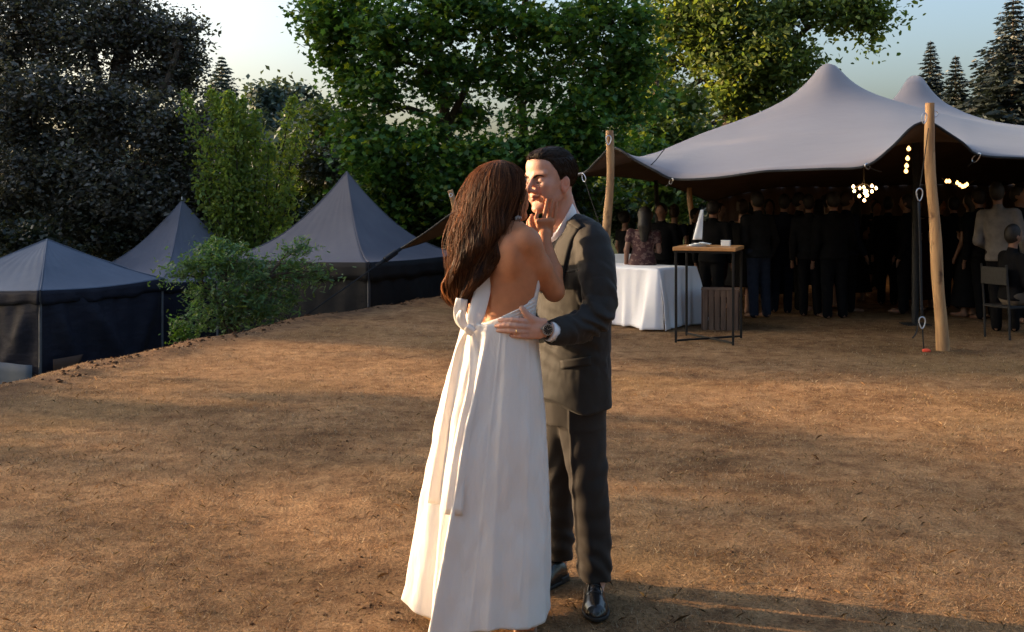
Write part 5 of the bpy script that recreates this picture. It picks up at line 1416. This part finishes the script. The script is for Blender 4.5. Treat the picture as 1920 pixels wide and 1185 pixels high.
def rand_rot(n, g, upbias=.0):
    nz = g.normal(0,1,(n,3)); nz[:,2] = np.abs(nz[:,2])*(1-.2*upbias)+upbias; nz /= np.linalg.norm(nz, axis=1)[:,None]
    t_ = g.normal(0,1,(n,3)); ax = np.cross(t_, nz); ax /= np.linalg.norm(ax, axis=1)[:,None]; ay = np.cross(nz, ax)
    return np.stack([ax, ay, nz], 1)          # rows = local axes in world
def leaf_mesh(name, pos, size, g, shape, cols, upbias=.4, droop=None):
    n = len(pos); k = len(shape); Rm = rand_rot(n, g, upbias)
    if droop is not None:                      # point the leaf's long axis along a given direction
        ay = droop/np.linalg.norm(droop, axis=1)[:,None]; r = g.normal(0,1,(n,3)); ax = np.cross(ay, r); ax /= np.linalg.norm(ax, axis=1)[:,None]
        Rm = np.stack([ax, ay, np.cross(ax, ay)], 1)
    V = np.einsum('kj,nji->nki', shape, Rm)*size[:,None,None]+pos[:,None,:]
    me = npmesh(name, V.reshape(-1,3), np.arange(n*k).reshape(n,k)); vcol(me, np.repeat(cols, k, 0)); return me
M_bark = NT('bark'); c = M_bark.coord('Object', (3,3,.6)); f = M_bark.noise(c, 4, 6, .7)
M_bark.set(Base_Color=M_bark.ramp(f, [(.3, (.028,.020,.014)), (.7, (.10,.072,.05))]), Roughness=.9); M_bark.bump(f, .8, .03); M_bark = M_bark.m
def limb(m, a, b, ra, rb, g, n=8, bend=.08, sides=6):
    a, b = np.array(a, float), np.array(b, float); L = np.linalg.norm(b-a); f = np.linspace(0,1,n)[:,None]
    o1 = g.normal(0, bend*L, 3); o1[2] = abs(o1[2])*.6
    m.tube(a*(1-f)+b*f+np.sin(f*math.pi)*o1+g.normal(0, .012*L, (n,3))*np.sin(f*math.pi), np.linspace(ra, rb, n), sides)
def tree(name, label, base, trunks, lobes, leafshape, lsize, nleaf, mat, pal, seed, sub=60, subr=.45, twig=True, group=None, shell=.55, tr=.25, upbias=.4, gauss=.6):
    """lobes: list of (centre, (rx,ry,rz), weight).  trunks: list of point lists with radii."""
    g = np.random.default_rng(seed); base = np.array(base, float)
    e = empty(name, base, label, 'tree', group)
    wts = np.array([l[2] for l in lobes], float); wts /= wts.sum()
    pos = []; tw = MB(); allsub = []; tone = []
    for (c, r, w_), ww in zip(lobes, wts):
        c = np.array(c, float); r = np.array(r, float); ns = max(3, int(sub*ww*len(lobes)**.0+.5)); nl = int(nleaf*ww)
        dv = g.normal(0,1,(ns,3)); dv /= np.linalg.norm(dv, axis=1)[:,None]
        sc = c+dv*r*(shell+(1-shell)*g.random((ns,1)))
        allsub.append((c, sc)); k = g.integers(0, ns, nl)
        rr = subr*(.55+.9*g.random(ns))
        off = g.normal(0,1,(nl,3))*gauss; off[:,2] *= .7
        pos.append(sc[k]+off*rr[k][:,None]); tone.append((.72+.5*g.random(ns))[k])
    pos = np.vstack(pos); tone = np.concatenate(tone); n = len(pos)
    cols = np.array(pal)[g.integers(0, len(pal), n)]*(tone*(.75+.5*g.random(n)))[:,None]
    size = lsize*(.65+.7*g.random(n))
    link('crown', leaf_mesh('crown', pos, size, g, leafshape, cols, upbias), mat, e, smooth=False, kind='stuff')
    m = MB(); tips = []
    for pts, ra, rb in trunks:
        Pp = smooth_path(np.array(pts, float), 18); m.tube(Pp, np.linspace(ra, rb, 18)*(1+.05*g.normal(0,1,18)), 9); tips.append(Pp)
    for c, sc in allsub:
        best = min(((np.linalg.norm(q-c)+.5*max(0, q[2]-c[2]+.3), q) for Pp in tips for q in Pp), key=lambda z: z[0])[1]
        limb(m, best, c, tr*.55, tr*.25, g, 9, .07)
        if twig:
            for q in sc[::2]: limb(m, c+(best-c)*g.random()*.5, q, tr*.16, tr*.05, g, 5, .08, 4)
    m.build('trunk', M_bark, e, True)
    return e
def lobe(px, py, d, rx, ry, rd=None, w=None):
    s = d/FPX; rx *= s; ry *= s; rd = rd if rd else (rx+ry)/2
    return (W(px, py, d), (rx, rd, ry), w if w else (rx*ry*1.0))
ML, OV, OV4, SP, TW = maple_leaf(), oval_leaf(5,.55), oval_leaf(4,.6), spray_leaf(), twig_leaf()
GB = lambda px, d, dz=0: np.array((W(px, 400, d)[0], d, ground_z(W(px,400,d)[0], d)+dz-.1))

# --- maple in the middle
M_maple = leafmat('maple_leaves', (1,1,1), .42, .45)
D = 24.5
b0 = GB(852, D)
tk = [([b0, W(850,420,D), W(842,300,D), W(832,200,D), W(822,80,D), W(815,-60,D)], .20, .09),
      ([W(836,240,D), W(880,150,D-.2), W(905,60,D-.3), W(930,-60,D-.4)], .10, .05),
      ([b0+np.array((1.9,.8,0)), W(985,300,D+.8), W(978,200,D+.8), W(975,60,D+.8), W(1000,-60,D+.8)], .17, .07),
      ([W(976,200,D+.8), W(1040,130,D+.6), W(1110,80,D+.4)], .08, .04)]
lob = [lobe(650,20,D-1.0,75,60), lobe(615,-40,D,80,60), lobe(720,70,D-1.4,75,65), lobe(655,130,D-.8,62,48), lobe(640,90,D-.5,50,40),
       lobe(700,190,D-1.6,68,60), lobe(690,270,D-1.8,62,55), lobe(740,330,D-1.6,75,60), lobe(700,395,D-1.0,55,45), lobe(790,250,D-1.8,62,55), lobe(800,130,D-1.4,70,55), lobe(830,20,D-1.2,80,60),
       lobe(870,330,D-1.8,80,62), lobe(930,290,D-1.8,70,50), lobe(900,400,D-1.2,85,50), lobe(990,260,D-1.6,65,50), lobe(1050,290,D-1.5,75,55), lobe(1090,220,D-1.2,70,55), lobe(1150,270,D-.8,75,55), lobe(1180,200,D-.4,60,55),
       lobe(1120,130,D-1.0,70,60), lobe(1050,60,D-1.2,80,60), lobe(960,30,D-1.2,75,50), lobe(1150,40,D-.8,85,60), lobe(1190,110,D-.5,50,50), lobe(930,120,D-1.0,60,50), lobe(1010,150,D-.8,60,45), lobe(880,200,D+.5,50,45), lobe(780,390,D-.8,75,50),
       lobe(900,-60,D,120,50), lobe(1060,-60,D,120,50), lobe(740,-50,D,100,50), lobe(620,60,D-.2,45,35), lobe(1000,380,D,90,50), lobe(1100,370,D+.2,80,55), lobe(1215,290,D+1,45,50)]
tree('maple_tree', 'large dark green maple tree standing in the middle behind the couple', b0, tk, lob, ML, .155, 48000, M_maple,
     [(.060,.135,.028),(.078,.160,.032),(.050,.115,.028),(.095,.18,.028),(.17,.22,.024),(.065,.14,.04)], 11, sub=440, subr=.46, shell=.35, tr=.16, upbias=.6)

# --- lighter tree over the tent
M_ash = leafmat('ash_leaves', (1,1,1), .45, .5)
D = 34.0; b0 = GB(1385, D)
tk = [([b0, W(1372,300,D), W(1366,190,D), W(1345,60,D), W(1330,-60,D)], .34, .14), ([b0+np.array((.6,.3,0)), W(1398,280,D), W(1396,170,D), W(1400,60,D), W(1420,-60,D)], .30, .12),
      ([W(1398,190,D), W(1480,90,D-.5), W(1530,45,D-.8), W(1620,40,D-1)], .14, .05), ([W(1368,190,D), W(1300,130,D), W(1240,110,D)], .14, .05)]
lob = [lobe(1300,40,D,80,55), lobe(1370,20,D-1,80,55), lobe(1440,60,D-1.2,70,60), lobe(1400,120,D-1.2,85,55), lobe(1470,130,D-1,62,50), lobe(1330,100,D-.6,70,50), lobe(1260,40,D,60,50), lobe(1500,20,D-1,70,50),
       lobe(1580,30,D-1,60,38), lobe(1640,40,D-1,45,30), lobe(1620,10,D-1,55,30), lobe(1640,70,D-1,22,10), lobe(1440,180,D-.5,60,35), lobe(1350,170,D-.4,55,40), lobe(1480,-40,D,120,50), lobe(1300,-40,D,120,50), lobe(1405,205,D,50,30), lobe(1240,130,D+1,45,45), lobe(1510,100,D-.8,25,22), lobe(1270,170,D+.5,35,30)]
tree('ash_tree', 'tall light green tree rising behind the left peak of the stretch tent', b0, tk, lob, OV, .20, 27000, M_ash,
     [(.12,.17,.04),(.15,.20,.045),(.09,.14,.036),(.19,.22,.05),(.10,.15,.05)], 12, sub=300, subr=.60, shell=.3, tr=.22, upbias=.3)
# --- pale bushy tree beside the left pole
D = 29.0; b0 = GB(1215, D)
lob = [lobe(1200,240,D,55,60), lobe(1260,270,D,50,45), lobe(1235,190,D+.5,45,50), lobe(1290,210,D+1,35,45), lobe(1300,260,D,35,30), lobe(1190,160,D+1,30,40), lobe(1245,320,D,70,40), lobe(1170,320,D,60,50), lobe(1230,380,D,80,50)]
tree('pale_tree', 'loose yellow green tree between the maple and the tent roof', b0, [([b0, W(1215,330,D), W(1225,220,D), W(1235,130,D)], .16, .05)], lob, OV, .22, 7000, M_ash,
     [(.10,.14,.03),(.13,.17,.045),(.08,.12,.03)], 13, sub=170, subr=.5, shell=.3, tr=.13)
# --- dark evergreen oak on the left
M_oakl = leafmat('evergreen_oak_leaves', (1,1,1), .25, .4)
D = 27.0; b0 = GB(190, D)
tk = [([b0, W(200,330,D), W(215,200,D), W(235,60,D), W(260,-40,D)], .40, .14), ([W(205,300,D), W(120,180,D-.5), W(70,60,D-.6)], .22, .08), ([W(212,260,D), W(300,180,D-.5), W(335,90,D-.6)], .20, .06), ([W(212,240,D), W(170,100,D), W(150,0,D)], .16, .06), ([W(210,320,D), W(330,300,D-1), W(380,270,D-1)], .14, .05)]
lob = [lobe(60,60,D,110,80), lobe(170,80,D-.5,85,65), lobe(280,70,D,75,55), lobe(330,110,D,55,45), lobe(230,30,D,80,50), lobe(80,-20,D,110,50), lobe(330,60,D,45,38), lobe(290,140,D+.3,60,40), lobe(350,160,D,42,30),
       lobe(60,200,D-1.6,110,90), lobe(190,210,D-1.8,95,80), lobe(290,240,D-1.6,80,70), lobe(340,310,D-1.6,65,70), lobe(60,330,D-2,110,90), lobe(190,330,D-2.2,100,80), lobe(270,380,D-2,90,70), lobe(370,370,D-1.2,50,60), lobe(40,430,D-1.6,110,70), lobe(180,440,D-1.6,100,60), lobe(-40,150,D-.5,90,120), lobe(350,230,D-1,42,50), lobe(-40,350,D-1,90,120),
       lobe(390,430,D-1,60,60)]
tree('evergreen_oak', 'huge dark grey brown evergreen tree filling the left side', b0, tk, lob, OV4, .135, 92000, M_oakl,
     [(.105,.099,.080),(.130,.118,.096),(.090,.094,.072),(.150,.140,.118),(.115,.102,.090)], 14, sub=760, subr=.46, shell=.35, tr=.26, upbias=.7)
# --- light arching shrub-tree behind the pale marquee
M_will = leafmat('arching_leaves', (1,1,1), .5, .5)
def arching(label, base, tips, nl, seed, pal, lsize, name='arching_tree'):
    g = np.random.default_rng(seed); e = empty(name, base, label, 'tree'); m = MB(); pos = []; dr = []; cl = []
    for tp, w_ in tips:
        tp = np.array(tp); n = 16; f = np.linspace(0,1,n)[:,None]; mid = (np.array(base)+tp)/2+np.array((0,0,.25*np.linalg.norm(tp-base)*.4))+g.normal(0,.15,3)
        Pp = (1-f)**2*np.array(base)+2*f*(1-f)*mid+f**2*tp; m.tube(Pp, np.linspace(.05,.008,n), 5)
        k = int(nl*w_); u = .18+.82*g.random(k)**.8; ii = u*(n-1); i0 = np.clip(ii.astype(int), 0, n-2)
        q = Pp[i0]+(Pp[i0+1]-Pp[i0])*(ii-i0)[:,None]; spread = (.08+.30*np.sin(u*math.pi)**.7)[:,None]*np.array((1,1,.8))
        h = g.normal(0,.55,(k,3))*spread; h[:,2] -= .22*np.abs(h[:,0])+.1; pos.append(q+h)
        dd = g.normal(0,.6,(k,3)); dd[:,2] -= .8; dr.append(dd+(Pp[i0+1]-Pp[i0])*1.5); t_ = (.6+.6*u)[:,None]*(.7+.6*g.random((k,1))); cl.append(np.array(pal)[g.integers(0,len(pal),k)]*t_)
    m.build('trunk', M_bark, e, True); pos = np.vstack(pos)
    link('crown', leaf_mesh('crown', pos, lsize*(.7+.6*g.random(len(pos))), g, OV, np.vstack(cl), .3, np.vstack(dr)), M_will, e, smooth=False, kind='stuff')
D = 24.5; bb = GB(478, D); bb[2] = -1.9
arching('feathery yellow green tree with arching upright branches behind the pagoda tents', bb,
        [(W(345,165,D),.07),(W(395,160,D),.13),(W(430,165,D-.4),.16),(W(455,175,D),.12),(W(480,200,D),.10),(W(505,260,D),.07),(W(385,250,D-.6),.08),(W(420,290,D-.6),.08),(W(550,175,D+1),.08),(W(570,220,D+1),.06),(W(370,330,D-.6),.05),(W(540,330,D),.06),(W(400,440,D-1.2),.05),(W(530,420,D-.8),.05)],
        10000, 5, [(.24,.31,.07),(.20,.27,.06),(.31,.34,.065),(.16,.23,.06)], .12)
# --- mid green trees and dark shrubs filling the gap
D = 30.0; b0 = GB(600, D)
tree('lime_tree', 'mid green tree with yellow tint left of the maple', b0, [([b0, W(600,350,D), W(605,200,D)], .14, .05)],
     [lobe(610,230,D,42,45), lobe(590,290,D,52,55), lobe(570,350,D,60,55), lobe(630,300,D,45,55), lobe(540,400,D,60,55), lobe(620,380,D,60,60)], OV, .19, 6500, M_ash, [(.055,.085,.018),(.075,.10,.02),(.045,.075,.02)], 21, sub=150, subr=.42, shell=.3, tr=.12)
def shrub(label, px, py, d, rx, ry, n, pal, seed, ls=.13, name='shrub', foot=None, mat=None):
    b = GB(px, d) if foot is None else foot
    lb = []; g = np.random.default_rng(seed)
    for k in range(6): lb.append(lobe(px+g.uniform(-.6,.6)*rx, py+g.uniform(-.6,.6)*ry, d+g.uniform(-.5,.5), rx*.55, ry*.55))
    return tree(name, label, b, [([b, (b+W(px,py,d))/2, W(px,py,d)], .06, .02)], lb, OV, ls, n, mat or M_oakl, pal, seed, sub=90, subr=.3, shell=.3, tr=.05, upbias=.5, group='dark shrubs behind the tents')
DG = [(.022,.040,.014),(.030,.052,.017),(.018,.032,.013),(.04,.058,.022)]
shrub('rounded dark shrub just left of the charcoal pagoda peak', 610, 315, 26, 48, 45, 2200, [(.04,.045,.026),(.05,.055,.03)], 31)
shrub('dark shrub right of the charcoal pagoda peak', 745, 370, 24, 60, 50, 2600, DG, 32)
shrub('dark shrub low behind the slanted tent pole', 800, 440, 24, 70, 60, 2600, DG, 33)
shrub('dark shrub low between the two pagoda tents', 440, 440, 27.5, 60, 50, 2200, DG, 34)
shrub('dark shrub behind the head of the man', 1010, 370, 24, 90, 60, 3000, DG, 35)
shrub('dark shrub seen under the left end of the tent', 1180, 400, 27, 90, 60, 3200, DG, 36, .15)
shrub('leafy green shrub seen past the guests under the left end of the tent', 1265, 370, 30, 60, 50, 2200, [(.05,.08,.018),(.07,.10,.02)], 37, .17)
shrub('dark shrub below the evergreen tree behind the slate tent', 40, 470, 23, 130, 70, 3000, [(.03,.034,.022),(.04,.046,.028)], 38)
shrub('dark shrub behind the lilac pagoda tent', 230, 440, 25, 110, 60, 3000, [(.03,.034,.022),(.034,.042,.024)], 39)
shrub('dark shrub behind the woman in white', 900, 470, 23.5, 110, 60, 3000, DG, 40)
shrub('dark shrub between the lilac pagoda and the feathery tree', 520, 380, 27.5, 70, 70, 2600, DG, 41)
shrub('dark shrub close behind the charcoal pagoda', 650, 420, 24.5, 90, 60, 2600, DG, 42)
# --- conifers
M_fir = leafmat('fir_needles', (1,1,1), .08, .5)
def conifer(label, px, top_py, d, base_w, seed, pal, nlev=26, name='fir_tree', low=460, lsz=.5):
    g = np.random.default_rng(seed); b = GB(px, d); top = W(px, top_py, d); H = top[2]-b[2]
    e = empty(name, b, label, 'tree', 'conifers'); m = MB(); m.tube(np.array([b, (b+top)/2, top]), [.02*H, .012*H, .01], 7)
    pos, dr, sz = [], [], []
    z0 = max(b[2]+.06*H, 0)
    for i in range(nlev):
        f = i/(nlev-1); z = z0+(top[2]-z0)*(f**.9)*.985; L = base_w*(1-f)**.85*(.85+.3*g.random())+.05
        nb = 10 if f < .8 else 7
        for k in range(nb):
            a = 2*math.pi*(k+g.random()*.8)/nb+i*.7; l = L*(.7+.5*g.random()); n = 7
            t_ = np.linspace(0,1,n); Pp = np.stack([b[0]+math.cos(a)*l*t_, d+math.sin(a)*l*t_, z+l*(.20*t_-.50*t_**2+.38*t_**4)], -1)
            m.tube(Pp, np.linspace(.012*H*.25*(1-f)+.008, .004, n), 4)
            for u in np.linspace(.12,1,max(5, int(l*6.5))):
                q = Pp[0]+(Pp[-1]-Pp[0])*u; q[2] = np.interp(u, t_, Pp[:,2])
                for sgn in (-1,0,1):
                    da = a+sgn*(.75+.3*g.random()); pos.append(q+g.normal(0,.03,3)); dr.append((math.cos(da), math.sin(da), -.35+.25*g.random())); sz.append(lsz*(.55+.6*g.random())*(.22+.9*(1-f)**.8))
    pos = np.array(pos); dr = np.array(dr); sz = np.array(sz); pos = pos+dr/np.linalg.norm(dr,axis=1)[:,None]*(sz*.4)[:,None]
    cols = np.array(pal)[g.integers(0,len(pal),len(pos))]*(.7+.6*g.random((len(pos),1)))
    link('crown', leaf_mesh('crown', pos, sz, g, TW*np.array((1.0,1,1)), cols, .5, dr), M_fir, e, smooth=False, kind='stuff')
    m.build('trunk', M_bark, e, True)
BLU = [(.020,.030,.028),(.028,.040,.036),(.016,.024,.020)]
conifer('tallest dark blue green fir at the right edge', 1900, -20, 36, 2.5, 51, BLU, 46, lsz=.6)
conifer('small fir tip just right of the second tent peak', 1745, 76, 40, 1.2, 52, BLU, 44, lsz=.5)
conifer('low fir between the small fir tip and the tall fir', 1792, 104, 38, 1.2, 53, BLU, 40, lsz=.5)
conifer('fir close to the right edge behind the tent roof', 1850, 120, 37, 1.5, 54, BLU, 38, lsz=.5)
conifer('pale distant fir above the arching tree', 416, 104, 62, 2.6, 55, [(.06,.085,.075),(.075,.10,.085)], 44, lsz=.9)  # paler needles carry the distance haze in their colour
conifer('dark fir showing through the gap left of the tent roof', 1318, 170, 44, 2.2, 56, BLU, 22, lsz=.7)
# --- far wooded slope
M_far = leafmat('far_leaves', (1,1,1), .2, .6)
FP = [(.06,.088,.07),(.075,.105,.08),(.08,.108,.075),(.055,.08,.068)]  # pale bluish greens put the distance haze into the leaf colour
for k, (px, py, d, rx, ry, lab) in enumerate([(500,215,70,70,55,'far hazy tree with a broad dome right of the distant fir'), (565,200,75,60,48,'tallest far hazy tree at the crest left of the maple'), (620,225,72,50,45,'far hazy tree at the foot of the maple outline'),
        (450,270,60,70,60,'far hazy tree behind the arching branches'), (545,270,58,70,55,'far hazy tree low behind the lime tree'), (1330,300,60,90,60,'far hazy tree behind the ash trunks'), (1220,300,55,90,70,'far hazy tree behind the pale loose tree')]):
    b = GB(px, d); lb = []; g = np.random.default_rng(60+k)
    for q in range(8): lb.append(lobe(px+g.uniform(-.62,.62)*rx, py+g.uniform(-.55,.75)*ry, d+g.uniform(-1,1), rx*.45, ry*.45))
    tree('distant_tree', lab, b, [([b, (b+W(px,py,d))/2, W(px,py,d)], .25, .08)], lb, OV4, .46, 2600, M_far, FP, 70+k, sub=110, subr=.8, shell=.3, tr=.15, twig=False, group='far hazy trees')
# dense far backdrop wood, reads as one mass
g = np.random.default_rng(88); n = 22000
ang = g.uniform(-.62,.62,n); dd = g.uniform(48,95,n); top = 4.2+2.2*vnoise(ang*14, 0)+1.2*vnoise(ang*40, 3)+.03*(dd-48)
pos = np.stack([np.tan(ang)*dd, dd, -2.5+(top+2.5)*g.random(n)**.6], -1)
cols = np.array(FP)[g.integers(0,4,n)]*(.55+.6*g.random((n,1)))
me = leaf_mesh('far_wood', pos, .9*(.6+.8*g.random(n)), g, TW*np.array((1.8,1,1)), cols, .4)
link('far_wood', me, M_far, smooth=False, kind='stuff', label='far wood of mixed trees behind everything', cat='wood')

# --- leafy shrub on the bank in front of the marquees
M_bush = leafmat('bush_leaves', (1,1,1), .4, .5)
D = 14.2; fb_ = np.array((W(432,600,D)[0], D, ground_z(W(432,600,D)[0], D)-.05))
lob = [lobe(380,505,D-.2,55,35), lobe(345,495,D-.3,38,28), lobe(430,490,D,60,38), lobe(480,520,D,62,40), lobe(540,510,D+.2,55,30), lobe(585,520,D+.3,34,18), lobe(410,560,D-.2,62,40), lobe(480,575,D,65,40), lobe(530,560,D+.2,40,32), lobe(400,465,D,35,20), lobe(540,470,D,30,22), lobe(570,462,D,16,22), lobe(450,600,D,50,28), lobe(370,600,D,35,28),
       lobe(320,520,D-.3,20,14), lobe(610,508,D+.3,14,7)]
tree('leafy_bush', 'feathery green bush on the bank between the marquees', fb_, [([fb_, W(432,590,D), W(425,540,D)], .05, .02), ([fb_, W(455,570,D), W(500,520,D)], .035, .015), ([fb_, W(410,570,D), W(370,520,D)], .03, .012)],
     lob, TW*np.array((1.1,1,1)), .085, 6200, M_bush, [(.085,.17,.06),(.11,.20,.08),(.065,.13,.05),(.12,.18,.05),(.095,.17,.095)], 91, sub=200, subr=.17, shell=.3, tr=.03, upbias=.6)
D = 12.6; fb_ = np.array((W(345,640,D)[0], D, ground_z(W(345,640,D)[0], D)-.05))
tree('leafy_bush', 'small bright green seedling at the foot of the slate tent corner', fb_, [([fb_, W(345,640,D), W(345,615,D)], .015, .006)],
     [lobe(345,625,D,20,16), lobe(335,610,D,12,10), lobe(360,635,D,16,10), lobe(340,645,D,18,14)], OV, .05, 500, M_bush, [(.06,.12,.02),(.075,.14,.025)], 92, sub=24, subr=.09, shell=.3, tr=.01)

_s = np.array((math.sin(R(SUN_AZ)), math.cos(R(SUN_AZ)))); _n = np.array((-_s[1]*-1, -_s[0]))
def _sp(t_, v): q = _s*t_+_n*v; return (float(q[0]), float(q[1]))
SIDE = [(*_sp(34,13),16,4.0,7500), (*_sp(42,18.5),18,4.8,8000), (*_sp(50,25),19,5,7000), (*_sp(46,5.0),15,3.6,420), (*_sp(24,6.3),9,1.6,500), (*_sp(50,15.5),19,5,7500)]
REAR_BLOCKERS = [(-12,-14,15,5), (-4,-17,17,5.5), (5,-17,17,5.5), (13,-13,16,5.5), (20,-4,15,5), (24,6,15,5), (-18,-5,11,4)]  # unseen trees added to keep low skylight out of the tent
# --- trees out of the picture on the sunny side; they shade the tent and dapple the ground
g = np.random.default_rng(5)
def side_tree(label, x, y, h, r, n, seed):
    b = np.array((x, y, ground_z(x, y)-.1)); lb = []; g = np.random.default_rng(seed)
    for k in range(14):
        a = g.uniform(0, 2*math.pi); q = g.random()**.5
        lb.append((b+np.array((math.cos(a)*q*r*.7, math.sin(a)*q*r*.7, h*(.42+.5*g.random()))), (r*.34, r*.34, h*.13), 1))
    tree('side_tree', label, b, [([b, b+np.array((.1,.05,h*.4)), b+np.array((.2,-.1,h*.85))], .24, .08)], lb, OV4, .55, n, M_ash, [(.05,.09,.02),(.06,.10,.02)], seed, sub=150, subr=.8, shell=.2, tr=.18, twig=False, group='trees left of the view')
for k, (x, y, h, r, n) in enumerate(SIDE):
    side_tree(['broad leafy tree outside the view on the sunny left', 'tall leafy tree outside the view further left', 'spreading leafy tree outside the view behind the marquees', 'slim leafy tree outside the view near the bank', 'leafy tree outside the view at the far left', 'second slim leafy tree outside the view'][k], x, y, h, r, n, 300+k)

for k, (x, y, h, r) in enumerate(REAR_BLOCKERS):
    side_tree(['leafy shade tree added behind the viewer at the left', 'tall leafy shade tree added straight behind the viewer', 'leafy shade tree added behind the viewer to the right', 'broad leafy shade tree added unseen at the right rear', 'leafy shade tree added outside the view on the right', 'leafy shade tree added outside the view beside the tent', 'small leafy shade tree added outside the view near the marquees'][k], x, y, h, r, 3200, 400+k)

# --- crumbled soil on the lawn and along the lip of the bank
g = np.random.default_rng(77); pos = []; sz = []
for px, py, n, sp in ((650,1105,40,.16),(690,1150,20,.12),(660,840,14,.12),(330,1100,12,.16),(1420,1090,14,.15),(1540,1170,12,.15)):
    c = W(px, py, flat_d(py)); k = g.normal(0, 1, (n,2))*sp*np.array((1,1.6)); pos.append(c[:2]+k); sz.append(.003+.006*g.random(n)**2.2)
yy = g.uniform(8.3, 16.5, 340); xx = np.interp(yy, _ey, _ex)+g.normal(.02,.13,340); pos.append(np.stack([xx,yy],-1)); sz.append(.006+.018*g.random(340)**2.5)
pos = np.vstack(pos); sz = np.concatenate(sz)
ico = np.array([(0,0,1),(.89,0,.45),(.28,.85,.45),(-.72,.53,.45),(-.72,-.53,.45),(.28,-.85,.45),(.72,.53,-.45),(-.28,.85,-.45),(-.89,0,-.45),(-.28,-.85,-.45),(.72,-.53,-.45),(0,0,-1)])
icf = np.array([(0,1,2),(0,2,3),(0,3,4),(0,4,5),(0,5,1),(1,6,2),(2,7,3),(3,8,4),(4,9,5),(5,10,1),(2,6,7),(3,7,8),(4,8,9),(5,9,10),(1,10,6),(11,7,6),(11,8,7),(11,9,8),(11,10,9),(11,6,10)])
n = len(pos); V = ico[None]*(.65+.7*g.random((n,12,1)))*sz[:,None,None]*np.array((1.2,1.1,.7)); V[...,0] += pos[:,0,None]; V[...,1] += pos[:,1,None]; V[...,2] += ground_z(pos[:,0], pos[:,1])[:,None]+sz[:,None]*.25
link('soil_crumbs', npmesh('soil_crumbs', V.reshape(-1,3), (icf[None]+12*np.arange(n)[:,None,None]).reshape(-1,3)), simple('dark_soil', (.075,.042,.024), .95, .4, 60, spec=.05), smooth=False, kind='stuff', label='dark crumbs of dry soil scattered on the lawn and bank edge', cat='soil')
